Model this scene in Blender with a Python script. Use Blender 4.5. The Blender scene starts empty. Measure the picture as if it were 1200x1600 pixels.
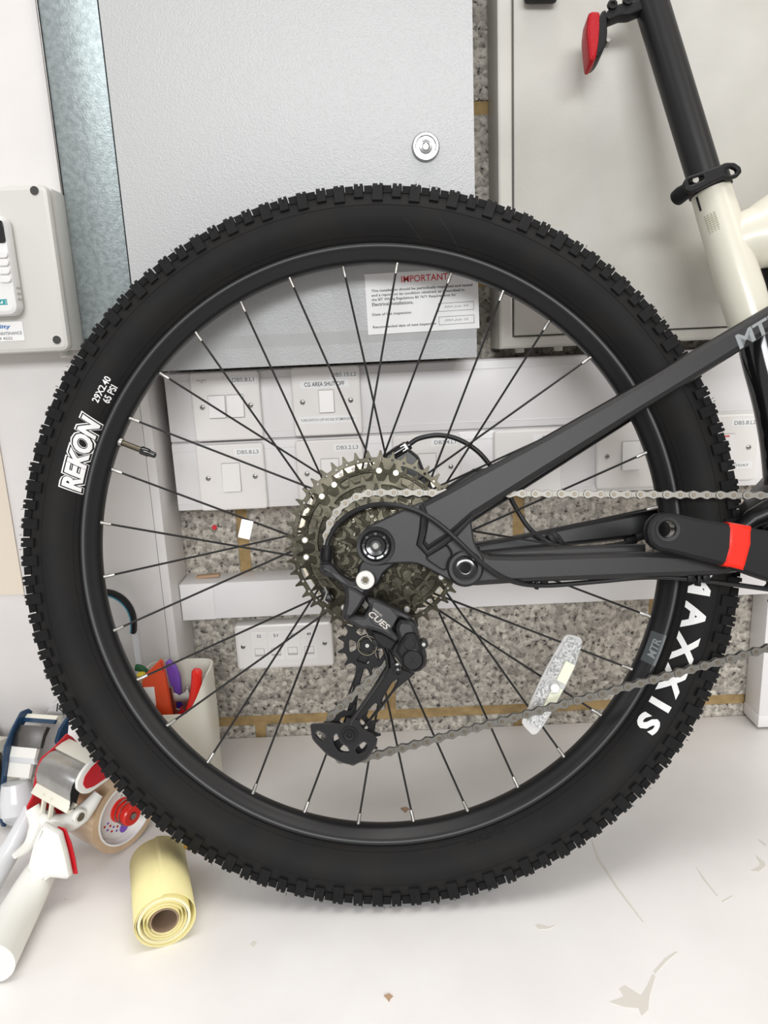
import bpy, bmesh, math, random
from mathutils import Matrix, Vector
random.seed(7)
SC = bpy.context.scene
COL = SC.collection
PI = math.pi
cos, sin, tan, rad = math.cos, math.sin, math.tan, math.radians

# ------------------------------------------------------------------ camera, world, lights, exposure
FPX = 1150.0                     # focal length for a 1200 x 1600 frame
PITCH, ROLL = rad(13.4), rad(2.57)
F0 = Vector((0, cos(PITCH), -sin(PITCH)))
U0 = Vector((0, sin(PITCH), cos(PITCH)))
R0 = Vector((1, 0, 0))
CU = (U0 * cos(ROLL) + R0 * sin(ROLL)).normalized()
CR = (R0 * cos(ROLL) - U0 * sin(ROLL)).normalized()
CB = -F0
# wheel plane, in camera axes
TH, PH = rad(1.6), rad(0.7)
wu = Vector((cos(TH), 0, sin(TH)))
wv = Vector((sin(TH) * sin(PH), cos(PH), -sin(PH) * cos(TH)))
WHC = Vector((-.00633, -.03175, -.77296))
def c2w(v): return CR * v.x + CU * v.y + CB * v.z
BU, BV = c2w(wu), c2w(wv)
BN = BU.cross(BV)
R_TYRE, R_SEC = .3715, .0315
low = c2w(WHC).z - (R_TYRE - R_SEC) * math.sqrt(BU.z ** 2 + BV.z ** 2) - R_SEC
CAMP = Vector((0, 0, -low))      # bench top is z = 0
def ray(px, py):
    return (CR * ((px - 600) / FPX) + CU * ((800 - py) / FPX) - CB)
_r = ray(600, 1142)
WALL_Y = CAMP.z / -_r.z * _r.y   # face of the block wall

cam_d = bpy.data.cameras.new('camera')
cam = bpy.data.objects.new('camera', cam_d); COL.objects.link(cam)
cam_d.sensor_fit = 'VERTICAL'; cam_d.sensor_height = 32.0; cam_d.lens = 32.0 * FPX / 1600
cam_d.clip_start = .01; cam_d.clip_end = 50
cam.matrix_world = Matrix(((CR.x, CU.x, CB.x, CAMP.x), (CR.y, CU.y, CB.y, CAMP.y), (CR.z, CU.z, CB.z, CAMP.z), (0, 0, 0, 1)))
SC.camera = cam

w = bpy.data.worlds.new('room_light'); SC.world = w; w.use_nodes = True
w.node_tree.nodes['Background'].inputs[0].default_value = (1.0, .96, .92, 1)
w.node_tree.nodes['Background'].inputs[1].default_value = .62

def area(name, loc, target, sx, sy, power, color):
    l = bpy.data.lights.new(name, 'AREA'); l.shape = 'RECTANGLE'; l.size = sx; l.size_y = sy
    l.energy = power; l.color = color
    o = bpy.data.objects.new(name, l); COL.objects.link(o)
    o.location = loc
    d = Vector(target) - Vector(loc)
    o.rotation_euler = d.to_track_quat('-Z', 'Y').to_euler()
    return o
area('ceiling_and_fill_light', (-3.3, -1.3, 3.2), (-.2, .9, .5), .6, .8, 12, (.88, .93, 1.0))
area('ceiling_and_fill_light', (2.6, -1.4, 3.0), (.1, .9, .2), 1.2, .5, 12, (1.0, .90, .78))
area('ceiling_and_fill_light', (.6, -.05, 4.6), (.1, .75, .0), 3.4, 1.3, 98, (1.0, .97, .94))
area('ceiling_and_fill_light', (.3, -4.6, 2.35), (.1, .9, .4), 3.2, 1.0, 190, (.97, .985, 1.0))  # added frontal fill, brightens the door behind the wheel and hides shadows
area('ceiling_and_fill_light', (-.35, -4.6, 2.1), (0, 1, .5), 1.1, .6, 12, (.93, .97, 1.0))

vs = SC.view_settings
vs.view_transform = 'Standard'; vs.look = 'None'; vs.exposure = -0.07; vs.gamma = 1.0; vs.use_curve_mapping = False
SC.display_settings.display_device = 'sRGB'

# ------------------------------------------------------------------ frames
class Fr:
    def __init__(s, O, U, V, N=None):
        s.O = Vector(O); s.U = Vector(U).normalized(); s.V = Vector(V).normalized()
        s.N = s.U.cross(s.V).normalized() if N is None else Vector(N).normalized()
        s.M = Matrix(((s.U.x, s.V.x, s.N.x, s.O.x), (s.U.y, s.V.y, s.N.y, s.O.y), (s.U.z, s.V.z, s.N.z, s.O.z), (0, 0, 0, 1)))
        s.I = s.M.inverted()
    def hit(s, px, py, n=0.0):
        "where the sight line of a photo pixel meets the plane n of this frame -> local (u, v, n)"
        d = ray(px, py)
        t = (n - (CAMP - s.O).dot(s.N)) / d.dot(s.N)
        return s.I @ (CAMP + d * t)
    def at(s, u, v, n=0.0):
        return Fr(s.M @ Vector((u, v, n)), s.U, s.V, s.N)
def wallf(d): return Fr((0, WALL_Y - d, 0), (1, 0, 0), (0, 0, 1))
BENCH = Fr((0, 0, 0), (1, 0, 0), (0, 1, 0))
def wpt(px, py, d=0): return wallf(d).hit(px, py)
def bpt(px, py, z=0):
    return BENCH.hit(px, py, z)

# ------------------------------------------------------------------ materials
MATS = {}
def mat(name, col, rough=.5, metal=0.0, var=0.0, vscale=20, bump=0.0, bscale=200, spec=.5, trans=0, emit=None, coat=0, alpha=1, col2=None, detail=4):
    if name in MATS: return MATS[name]
    m = bpy.data.materials.new(name); m.use_nodes = True
    nt = m.node_tree; b = nt.nodes['Principled BSDF']
    b.inputs['Base Color'].default_value = (*col, 1)
    b.inputs['Roughness'].default_value = rough; b.inputs['Metallic'].default_value = metal
    b.inputs['Specular IOR Level'].default_value = spec
    b.inputs['Transmission Weight'].default_value = trans
    b.inputs['Coat Weight'].default_value = coat
    b.inputs['Alpha'].default_value = alpha
    if var or bump:
        g = nt.nodes.new('ShaderNodeNewGeometry')
    if var:
        n = nt.nodes.new('ShaderNodeTexNoise'); n.inputs['Scale'].default_value = vscale; n.inputs['Detail'].default_value = detail
        nt.links.new(g.outputs['Position'], n.inputs['Vector'])
        mx = nt.nodes.new('ShaderNodeMixRGB'); r = nt.nodes.new('ShaderNodeValToRGB')
        r.color_ramp.elements[0].position = .35; r.color_ramp.elements[1].position = .65
        nt.links.new(n.outputs['Fac'], r.inputs[0]); nt.links.new(r.outputs[0], mx.inputs[0])
        c2 = col2 or tuple(c * (1 - var) for c in col)
        mx.inputs[1].default_value = (*c2, 1); mx.inputs[2].default_value = (*col, 1)
        nt.links.new(mx.outputs[0], b.inputs['Base Color'])
    if bump:
        n2 = nt.nodes.new('ShaderNodeTexNoise'); n2.inputs['Scale'].default_value = bscale; n2.inputs['Detail'].default_value = 2
        nt.links.new(g.outputs['Position'], n2.inputs['Vector'])
        bp = nt.nodes.new('ShaderNodeBump'); bp.inputs['Strength'].default_value = bump; bp.inputs['Distance'].default_value = .001
        nt.links.new(n2.outputs['Fac'], bp.inputs['Height']); nt.links.new(bp.outputs[0], b.inputs['Normal'])
    MATS[name] = m
    return m

def block_mat():
    m = mat('concrete_block', (.5, .47, .43), .9)
    nt = m.node_tree; L = nt.links; b = nt.nodes['Principled BSDF']
    g = nt.nodes.new('ShaderNodeNewGeometry')
    v = nt.nodes.new('ShaderNodeTexVoronoi'); v.inputs['Scale'].default_value = 120; L.new(g.outputs['Position'], v.inputs['Vector'])
    n = nt.nodes.new('ShaderNodeTexNoise'); n.inputs['Scale'].default_value = 140; n.inputs['Detail'].default_value = 5; n.inputs['Roughness'].default_value = .65
    L.new(g.outputs['Position'], n.inputs['Vector'])
    n3 = nt.nodes.new('ShaderNodeTexNoise'); n3.inputs['Scale'].default_value = 9; L.new(g.outputs['Position'], n3.inputs['Vector'])
    r = nt.nodes.new('ShaderNodeValToRGB'); cr = r.color_ramp
    cr.elements[0].position = .35; cr.elements[0].color = (.07, .065, .06, 1)
    cr.elements[1].position = .43; cr.elements[1].color = (.50, .46, .40, 1)
    e = cr.elements.new(.60); e.color = (.71, .66, .58, 1)
    L.new(n.outputs['Fac'], r.inputs[0])
    hs = nt.nodes.new('ShaderNodeHueSaturation')
    sep = nt.nodes.new('ShaderNodeSeparateColor'); L.new(v.outputs['Color'], sep.inputs[0])
    mr = nt.nodes.new('ShaderNodeMapRange'); mr.inputs['To Min'].default_value = .62; mr.inputs['To Max'].default_value = 1.25
    L.new(sep.outputs[0], mr.inputs[0])
    L.new(mr.outputs[0], hs.inputs['Value']); L.new(r.outputs[0], hs.inputs['Color'])
    mx = nt.nodes.new('ShaderNodeMixRGB'); mx.blend_type = 'MULTIPLY'; mx.inputs[0].default_value = .35
    L.new(hs.outputs[0], mx.inputs[1]); L.new(n3.outputs['Fac'], mx.inputs[2])
    L.new(mx.outputs[0], b.inputs['Base Color'])
    ad = nt.nodes.new('ShaderNodeMath'); ad.operation = 'SUBTRACT'
    L.new(n.outputs['Fac'], ad.inputs[0]); L.new(v.outputs['Distance'], ad.inputs[1])
    bp = nt.nodes.new('ShaderNodeBump'); bp.inputs['Strength'].default_value = .9; bp.inputs['Distance'].default_value = .004
    L.new(ad.outputs[0], bp.inputs['Height']); L.new(bp.outputs[0], b.inputs['Normal'])
    return m

M_BLOCK = block_mat()
M_MORTAR = mat('yellow_mortar', (.42, .29, .13), .9, var=.35, vscale=60, bump=.6, bscale=300)
M_BENCH = mat('white_bench_paint', (.85, .835, .82), .42, var=.08, vscale=7, bump=.05, bscale=60, col2=(.79, .77, .76), detail=8)
M_BOARD = mat('white_board_paint', (.70, .675, .66), .5, var=.05, vscale=12, bump=.08, bscale=120)
M_DOOR = mat('pale_grey_powder_coat', (.455, .463, .465), .31, bump=.35, bscale=600, var=.04, vscale=3)
M_DOOR2 = mat('beige_grey_powder_coat', (.60, .585, .54), .48, var=.18, vscale=5.5, bump=.12, bscale=400, col2=(.47, .455, .41))
M_GALV = mat('galvanised_steel', (.36, .41, .415), .42, metal=.55, var=.28, vscale=160, bump=.25, bscale=500, detail=6)
M_TRUNK = mat('white_plastic_trunking', (.79, .775, .77), .38, var=.04, vscale=6)
M_PLATE = mat('white_switch_plastic', (.80, .77, .745), .3)
M_PLATE2 = mat('switch_rocker_plastic', (.83, .81, .79), .25)
M_DARKGAP = mat('dark_gap', (.02, .02, .02), .9)
M_LABEL = mat('label_paper', (.84, .84, .83), .5)
M_INK = mat('black_ink', (.02, .02, .022), .6)
M_GREYINK = mat('grey_print', (.22, .22, .23), .6)
M_RED_INK = mat('red_ink', (.65, .03, .04), .5)
M_TEAL = mat('teal_ink', (0, .28, .30), .5)
M_BLUEINK = mat('blue_ink', (.04, .17, .45), .5)
M_ABS = mat('grey_abs', (.60, .595, .56), .42, bump=.05, bscale=500)
M_KEYPAD = mat('keypad_white', (.74, .74, .73), .4)
M_STEEL = mat('bright_steel', (.36, .35, .33), .42, metal=1)
M_CHROME = mat('chrome', (.42, .42, .42), .22, metal=1)
M_CHAIN = mat('chain_steel', (.165, .157, .142), .40, metal=1)
M_CHAINPIN = mat('chain_pin', (.14, .12, .09), .4, metal=1)
M_COG = mat('dark_bronze_steel', (.040, .0365, .027), .27, metal=1, var=.5, vscale=45, bump=.25, bscale=90)
M_COG2 = mat('shaded_bronze_steel', (.018, .0165, .012), .30, metal=1, var=.5, vscale=45, bump=.25, bscale=90)  # alternate cogs darkened, standing for the shadowed gaps between sprockets
M_COGH = mat('cog_steel_and_glint', (.24, .225, .18), .25, metal=1)  # brighter than the cog faces: edge sparkle put into the colour
M_TYRE = mat('tyre_rubber', (.0095, .0095, .0105), .62, var=.35, vscale=22, bump=.10, bscale=350, spec=.15, col2=(.013, .0122, .0115))
M_KNOB = mat('tread_rubber', (.009, .009, .0095), .65, spec=.18, bump=.2, bscale=500, var=.3, vscale=60)
M_RIM = mat('satin_black_rim', (.007, .007, .008), .36, spec=.38)
M_SPOKE = mat('black_spoke', (.012, .012, .012), .35, metal=.3)
M_WHITEINK = mat('white_print', (.80, .80, .79), .5)
M_FRAME = mat('gunmetal_frame_paint', (.020, .0198, .0205), .40, metal=.3, bump=.12, bscale=1500, spec=.42)
M_BLACKM = mat('black_anodised', (.007, .007, .0075), .33, spec=.3)
M_BLACKG = mat('gloss_black', (.008, .008, .009), .12, spec=.7)
M_BLACKP = mat('black_plastic', (.009, .009, .010), .45, spec=.22, bump=.05, bscale=600)
M_DERA = mat('dark_grey_derailleur', (.024, .0235, .025), .38, metal=.3)
M_CABLE = mat('black_cable', (.012, .012, .013), .38, spec=.35)
M_SEATT = mat('cream_frame_paint', (.66, .64, .54), .34, coat=.2)
M_POST = mat('black_seatpost', (.012, .012, .013), .36, spec=.35)
M_TAPE_R = mat('red_reflective_tape', (.72, .018, .006), .32, spec=.25, coat=.12)
M_REFLR = mat('red_reflector', (.40, .003, .010), .35, spec=.2, bump=.6, bscale=900)
M_CLEAR = mat('clear_reflector', (.74, .75, .74), .2, bump=1.0, bscale=500, alpha=.85, coat=.3, var=.6, vscale=420, col2=(.30, .31, .31), detail=1)
M_CLEARF = mat('reflector_frame', (.80, .80, .79), .2, alpha=.55)
M_CREAMR = mat('reflector_cream', (.80, .82, .66), .3, bump=.5, bscale=500)
M_YPAPER = mat('yellow_paper', (.80, .72, .36), .6, bump=.03, bscale=40, var=.05, vscale=15)
M_WPAPER = mat('cream_paper', (.84, .80, .66), .6)
M_CARD = mat('brown_card', (.30, .21, .14), .8)
M_BEIGE = mat('beige_paper', (.68, .60, .50), .7)
M_WPLAS = mat('white_glossy_plastic', (.78, .78, .74), .22, coat=.3)
M_GPLAS = mat('pale_grey_plastic', (.66, .68, .70), .22, coat=.3)
M_CPLAS = mat('cream_plastic', (.74, .72, .62), .3)
M_REDP = mat('red_plastic', (.50, .006, .015), .3)
M_REDB = mat('bright_red_plastic', (.68, .02, .012), .3)
M_ORP = mat('orange_red_card', (.72, .07, .012), .5)
M_PURP = mat('purple_plastic', (.20, .08, .48), .35)
M_DPURP = mat('deep_blue_plastic', (.04, .02, .22), .35)
M_GRN = mat('dark_green_plastic', (.01, .12, .04), .4)
M_YEL = mat('yellow_plastic', (.80, .62, .02), .4)
M_NAVY = mat('navy_plastic', (.012, .045, .10), .35)
M_BRUSH = mat('brushed_steel', (.46, .46, .45), .28, metal=1, var=.15, vscale=90)
M_BRUSHD = mat('dark_brushed_steel', (.20, .19, .18), .33, metal=1, var=.15, vscale=90)
M_TAPE = mat('brown_packing_tape', (.60, .43, .27), .18, coat=.6, var=.2, vscale=30)
M_TAPE2 = mat('clear_tape', (.75, .72, .62), .2, alpha=.75)
M_CYAN = mat('light_blue_rubber', (.10, .34, .45), .4)
M_CLOTH = mat('white_plastic_bag', (.82, .82, .82), .3)
M_FLOOR = mat('grey_floor', (.25, .25, .25), .7, var=.1, vscale=5)
M_SCUFF = mat('brown_grey_scuff', (.66, .63, .58), .8)
M_WOODC = mat('brown_wood_chip', (.45, .30, .19), .8)
M_CREVICE = mat('grey_line', (.45, .43, .41), .7)
M_OLIVEBADGE = mat('badge_print', (.36, .34, .25), .5)
M_ORANGE = mat('amber_tape_scrap', (.75, .42, .05), .35)
M_HOLE = mat('screw_hole', (.05, .05, .048), .8)

# ------------------------------------------------------------------ mesh builder
class MB:
    def __init__(s): s.v = []; s.f = []; s.m = []; s.mats = []
    def mi(s, m):
        if m not in s.mats: s.mats.append(m)
        return s.mats.index(m)
    def add(s, vs, fs, m, X=None):
        o = len(s.v); k = s.mi(m)
        s.v += [tuple(X @ Vector(p)) if X is not None else tuple(p) for p in vs]
        s.f += [tuple(i + o for i in f) for f in fs]; s.m += [k] * len(fs)
        return s
    def mesh(s, me, m, X=None):
        s.add([v.co[:] for v in me.vertices], [tuple(p.vertices) for p in me.polygons], m, X)
        bpy.data.meshes.remove(me); return s
    # shapes ---------------------------------------------------------
    def box(s, a, b, m, bev=0, X=None):
        a = Vector(a); b = Vector(b)
        lo = Vector((min(a.x, b.x), min(a.y, b.y), min(a.z, b.z))); hi = Vector((max(a.x, b.x), max(a.y, b.y), max(a.z, b.z)))
        bm = bmesh.new(); bmesh.ops.create_cube(bm, size=1)
        for v in bm.verts:
            v.co = Vector((lo[i] + (v.co[i] + .5) * (hi[i] - lo[i]) for i in range(3)))
        if bev: bmesh.ops.bevel(bm, geom=bm.edges[:], offset=bev, segments=2, affect='EDGES', profile=.5)
        me = bpy.data.meshes.new('t'); bm.to_mesh(me); bm.free()
        return s.mesh(me, m, X)
    def plate(s, outline, n0, n1, m, holes=(), bev=0, X=None, edge=None):
        "outline in (u, v); flat plate with holes between n0 and n1"
        cu = bpy.data.curves.new('t', 'CURVE'); cu.dimensions = '2D'; cu.fill_mode = 'BOTH'
        th = abs(n1 - n0) / 2
        bev = min(bev, th * .98)
        cu.extrude = th - bev; cu.bevel_depth = bev; cu.bevel_resolution = 1; cu.offset = -bev
        for pts in [outline, *holes]:
            sp = cu.splines.new('POLY'); sp.points.add(len(pts) - 1)
            for q, p in zip(sp.points, pts): q.co = (p[0], p[1], 0, 1)
            sp.use_cyclic_u = True
        o = bpy.data.objects.new('t', cu)
        me = bpy.data.meshes.new_from_object(o)
        bpy.data.objects.remove(o); bpy.data.curves.remove(cu)
        T = Matrix.Translation((0, 0, (n0 + n1) / 2))
        T = T if X is None else X @ T
        if edge is not None:
            k0 = len(s.f); nz = [abs(p.normal.z) for p in me.polygons]; s.mesh(me, m, T); ke = s.mi(edge)
            for i, z in enumerate(nz):
                if z < .8: s.m[k0 + i] = ke
            return s
        return s.mesh(me, m, T)
    def sweep(s, pts, rads, m, seg=12, closed=False, flat=1.0, ref=None, X=None, cap=True):
        "tube along 3-D points; flat squeezes the section across ref"
        pts = [Vector(p) for p in pts]; n = len(pts)
        if not hasattr(rads, '__len__'): rads = [rads] * n
        if len(rads) != n:
            R_ = rads; rads = []
            for i in range(n):
                f = i / (n - 1) * (len(R_) - 1); j = min(int(f), len(R_) - 2); rads.append(R_[j] + (R_[j + 1] - R_[j]) * (f - j))
        rings = []; prev = None
        for i, p in enumerate(pts):
            if closed: t = pts[(i + 1) % n] - pts[i - 1]
            else: t = pts[min(i + 1, n - 1)] - pts[max(i - 1, 0)]
            t.normalize()
            if ref is not None: a = Vector(ref)
            elif prev is None: a = Vector((0, 0, 1)) if abs(t.z) < .9 else Vector((1, 0, 0))
            else: a = prev
            a = (a - t * a.dot(t)).normalized(); b = t.cross(a); prev = a
            rings.append([p + (a * cos(2 * PI * k / seg) * flat + b * sin(2 * PI * k / seg)) * rads[i] for k in range(seg)])
        vs = [v for r in rings for v in r]; fs = []
        for i in range(n if closed else n - 1):
            j = (i + 1) % n
            for k in range(seg):
                k2 = (k + 1) % seg
                fs.append((i * seg + k, i * seg + k2, j * seg + k2, j * seg + k))
        if not closed and cap:
            fs.append(tuple(range(seg))[::-1]); fs.append(tuple((n - 1) * seg + k for k in range(seg)))
        return s.add(vs, fs, m, X)
    def lathe(s, prof, m, c=(0, 0, 0), seg=32, closed=False, X=None, axis='n'):
        "profile (r, n) turned about the n axis through c"
        vs = []; fs = []; n = len(prof)
        for k in range(seg):
            a = 2 * PI * k / seg
            for r, z in prof: vs.append((c[0] + r * cos(a), c[1] + r * sin(a), c[2] + z))
        for k in range(seg):
            k2 = (k + 1) % seg
            for i in range(n if closed else n - 1):
                j = (i + 1) % n
                fs.append((k * n + i, k2 * n + i, k2 * n + j, k * n + j))
        if not closed:
            if prof[0][0] < 1e-6 and prof[-1][0] > 1e-6: fs.append(tuple(k * n + n - 1 for k in range(seg)))
        return s.add(vs, fs, m, X)
    def cyl(s, c, r, n0, n1, m, seg=24, bev=0, X=None):
        b = bev or min(r, abs(n1 - n0)) * .12
        return s.lathe([(0, n0), (r - b, n0), (r, n0 + b), (r, n1 - b), (r - b, n1), (0, n1)], m, (c[0], c[1], 0), seg, X=X)
    def text(s, txt, m, c=(0, 0), w=None, h=None, n=0, rot=0, bold=0, shear=0, X=None, th=.00015, post=None, sub=0, spc=1.0):
        cu = bpy.data.curves.new('t', 'FONT'); cu.body = txt; cu.size = 1; cu.align_x = 'CENTER'; cu.align_y = 'CENTER'
        cu.offset = bold; cu.shear = shear; cu.resolution_u = 3; cu.space_line = .9; cu.space_character = spc
        o = bpy.data.objects.new('t', cu); me = bpy.data.meshes.new_from_object(o)
        bpy.data.objects.remove(o); bpy.data.curves.remove(cu)
        xs = [v.co.x for v in me.vertices]; ys = [v.co.y for v in me.vertices]
        x0, x1, y0, y1 = min(xs), max(xs), min(ys), max(ys)
        sx = w / (x1 - x0) if w else None; sy = h / (y1 - y0) if h else None
        sx = sx or sy; sy = sy or sx
        for v in me.vertices: v.co = ((v.co.x - (x0 + x1) / 2) * sx, (v.co.y - (y0 + y1) / 2) * sy, 0)
        if sub:
            bm = bmesh.new(); bm.from_mesh(me); bmesh.ops.triangulate(bm, faces=bm.faces[:])
            for _ in range(3):
                e = [e for e in bm.edges if e.calc_length() > sub]
                if e: bmesh.ops.subdivide_edges(bm, edges=e, cuts=1); bmesh.ops.triangulate(bm, faces=bm.faces[:])
            bm.to_mesh(me); bm.free()
        if post:
            for v in me.vertices: v.co = post(v.co.x, v.co.y)
            T = Matrix.Identity(4)
        else:
            T = Matrix.Translation((c[0], c[1], n + th)) @ Matrix.Rotation(rot, 4, 'Z')
        return s.mesh(me, m, T if X is None else X @ T)
    # finish ---------------------------------------------------------
    def data(s, name, smooth=True, ang=35):
        me = bpy.data.meshes.new(name)
        me.from_pydata(s.v, [], s.f); me.update()
        for m in s.mats: me.materials.append(m)
        me.polygons.foreach_set('material_index', s.m)
        me.polygons.foreach_set('use_smooth', [smooth] * len(s.f))
        bm = bmesh.new(); bm.from_mesh(me); bmesh.ops.recalc_face_normals(bm, faces=bm.faces[:]); bm.to_mesh(me); bm.free()
        if smooth: me.set_sharp_from_angle(angle=rad(ang))
        return me
    def build(s, name, parent=None, M=None, label=None, smooth=True, ang=35, kind=None):
        o = bpy.data.objects.new(name, s.data(name, smooth, ang)); COL.objects.link(o)
        if parent is not None: o.parent = parent
        if M is not None: o.matrix_local = M
        if label: o['label'] = label
        if kind: o['kind'] = kind
        return o

def thing(name, label, cat, F, group=None):
    o = bpy.data.objects.new(name, None); COL.objects.link(o); o.matrix_world = F.M
    o.empty_display_size = .02
    o['label'] = label; o['category'] = cat
    if group: o['group'] = group
    return o
def tag(o, label, cat, group=None):
    o['label'] = label; o['category'] = cat
    if group: o['group'] = group
    return o
def inst(me, name, parent, M, label=None):
    o = bpy.data.objects.new(name, me); COL.objects.link(o); o.parent = parent; o.matrix_local = M
    if label: o['label'] = label
    return o
def circ(c, r, seg=24, a0=0):
    return [(c[0] + r * cos(a0 + 2 * PI * k / seg), c[1] + r * sin(a0 + 2 * PI * k / seg)) for k in range(seg)]
def rrect(x0, y0, x1, y1, r, seg=4):
    out = []
    for cx, cy, a in ((x1 - r, y1 - r, 0), (x0 + r, y1 - r, 90), (x0 + r, y0 + r, 180), (x1 - r, y0 + r, 270)):
        for k in range(seg + 1):
            t = rad(a + 90 * k / seg); out.append((cx + r * cos(t), cy + r * sin(t)))
    return out
def soft(pts, f=.3, n=3):
    "round the corners of a closed outline"
    out = []; N = len(pts)
    for i in range(N):
        p0, p1, p2 = Vector(pts[i - 1][:2]), Vector(pts[i][:2]), Vector(pts[(i + 1) % N][:2])
        a = p1.lerp(p0, f); b = p1.lerp(p2, f)
        for k in range(n + 1):
            t = k / n; out.append(tuple(a * (1 - t) ** 2 + p1 * 2 * t * (1 - t) + b * t * t))
    return out
def spline(pts, n=6):
    "Catmull-Rom through points (tuples of any size)"
    P = [Vector(p) for p in pts]; out = []
    P = [P[0] * 2 - P[1]] + P + [P[-1] * 2 - P[-2]]
    for i in range(1, len(P) - 2):
        for k in range(n):
            t = k / n
            out.append(.5 * ((2 * P[i]) + (P[i + 1] - P[i - 1]) * t + (2 * P[i - 1] - 5 * P[i] + 4 * P[i + 1] - P[i + 2]) * t * t + (3 * P[i] - P[i - 1] - 3 * P[i + 1] + P[i + 2]) * t ** 3))
    out.append(P[-2]); return out
def pol(F, pts, n=0):
    return [tuple(F.hit(x, y, n))[:2] for x, y in pts]
def arrow(p0, p1):
    "matrix whose z axis runs from p0 to p1"
    p0 = Vector(p0); d = Vector(p1) - p0
    return Matrix.Translation(p0) @ d.to_track_quat('Z', 'Y').to_matrix().to_4x4()

# ------------------------------------------------------------------ large structure
def struct(o): o['kind'] = 'structure'; return o
W0 = wallf(0)
# mortar bed with individual blocks
BACK = struct(MB().box((-1.5, WALL_Y + .004, -.85), (1.5, WALL_Y + .12, 1.7), M_MORTAR).build('wall_back'))
CH, CP, GAP = .2035, .385, .015
z_j = wpt(740, 1112).y
uA = wpt(381, 860).x; uB = wpt(610, 1098).x
bm_ = MB(); bm_.box((-CP / 2 + GAP / 2, -.06, -CH / 2 + GAP / 2), (CP / 2 - GAP / 2, .0, CH / 2 - GAP / 2), M_BLOCK, bev=.003)
blockme = bm_.data('concrete_block')
for k in range(-1, 7):
    z0 = z_j + k * CH
    off = uA if k % 2 == 1 else uB
    i0 = math.floor((-1.15 - off) / CP)
    for i in range(i0, i0 + 7):
        x = off + (i + .5) * CP
        inst(blockme, 'concrete_block', BACK, Matrix.Translation((x, WALL_Y + .0612 + random.uniform(-.0006, .0006), z0 + CH / 2)))
struct(MB().box((-1.9, -2.4, -.87), (1.9, WALL_Y + .15, -.85), M_FLOOR).build('floor'))

# workbench
BF = Fr((0, .45, -.85), (1, 0, 0), (0, 1, 0))
wb = thing('workbench', 'long white painted workbench top scuffed with grey marks, carrying the bicycle', 'workbench', BF)
mb = MB(); mb.box((-1.4, -.40, .81), (1.4, WALL_Y - .45 - .001, .85), M_BENCH, bev=.002); mb.build('worktop', wb)
MB().box((-1.36, -.37, .72), (1.36, -.345, .81), M_BENCH, bev=.001).build('front_rail', wb)
for sx in (-1.3, 1.3):
    for sy in (-.34, .48):
        MB().box((sx - .03, sy - .03, 0), (sx + .03, sy + .03, .81), M_BENCH, bev=.002).build('leg', wb)
# scuffs and dirt lying on the worktop
def scuff(pts, label=None):
    P = [BENCH.hit(x, y, 0) for x, y in pts]
    o = [(p.x, p.y - .45) for p in P]
    MB().plate(o, .85, .8503, M_SCUFF).build('scuff_mark', wb)
scuff([(952, 1566), (975, 1558), (968, 1545), (977, 1540), (1002, 1556), (1012, 1540), (1020, 1522), (1024, 1526), (1015, 1556), (1013, 1578), (1003, 1588), (998, 1576), (975, 1574)])
scuff([(1021, 1518), (1040, 1497), (1056, 1487), (1059, 1488), (1042, 1502), (1024, 1522)])
scuff([(925, 1311), (935, 1338), (965, 1385), (1006, 1441), (1005, 1442), (962, 1387), (932, 1340), (924, 1312)])
scuff([(1180, 1336), (1195, 1348), (1196, 1353), (1186, 1362), (1172, 1361), (1186, 1354), (1188, 1349)])
scuff([(836, 1446), (842, 1444), (856, 1448), (870, 1446), (856, 1452), (842, 1452)])
scuff([(1086, 1352), (1102, 1374), (1122, 1400), (1121, 1401), (1100, 1376)])
scuff([(1128, 1408), (1144, 1399), (1145, 1401), (1130, 1410)])
scuff([(1183, 1310), (1196, 1318), (1197, 1323), (1186, 1314)])
scuff([(390, 1476), (396, 1470), (402, 1473), (396, 1481)])
scuff([(100, 1405), (103, 1404), (104, 1407), (101, 1408)])

# ------------------------------------------------------------------ left board, trunking, cabinets
uR = wpt(267, 920, .08).x
F = wallf(.0).at(uR, 0, 0)
t = thing('painted_board', 'large white painted board covering the wall on the left, behind the tyre', 'board', F)
MB().box((-.85, .001, .0005), (-.012, 1.35, .08), M_BOARD, bev=.001).build('panel', t)
MB().box((-.0115, .001, .0005), (.0, .99 - .43, .081), M_BOARD, bev=.0015).build('edge_strip', t)
zt = wpt(500, 573, .05).y; zd = wpt(500, 682.5, .05).y; zb = wpt(500, 790, .05).y
uL = wpt(251, 600, .05).x + .004
F = W0.at(uL, zb, 0)
t = thing('dado_trunking', 'white plastic two-channel cable trunking carrying the rows of light switches', 'trunking', F)
H = zt - zb; Wd = 1.3
MB().box((0, 0, .0005), (Wd, H, .044), M_TRUNK, bev=.001).build('trunking_body', t)
for a, b in ((.001, zd - zb - .0012), (zd - zb + .0012, H - .001)):
    MB().box((.0006, a, .0442), (Wd, b, .050), M_TRUNK, bev=.0015).build('trunking_lid', t)
for v in (zd - zb + .010, H - .012, zd - zb - .012, .010):
    MB().box((.001, v, .0497), (Wd, v + .0012, .0507), M_TRUNK, bev=.0003).build('lid_ridge', t)
za = wpt(335, 911, .045).y; zc = wpt(335, 967, .045).y
F = W0.at(uR + .001, zc, 0)
t = thing('lower_trunking', 'narrow white cable trunking below the switches, running behind the cassette', 'trunking', F)
MB().box((0, 0, .0005), (1.3, za - zc, .045), M_TRUNK, bev=.001).build('trunking_body', t)
MB().box((0, .0, .0452), (.045, za - zc, .0462), M_TRUNK, bev=.0004).build('joint_cover', t)
u1 = wpt(1188, 1000, .03).x
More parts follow.
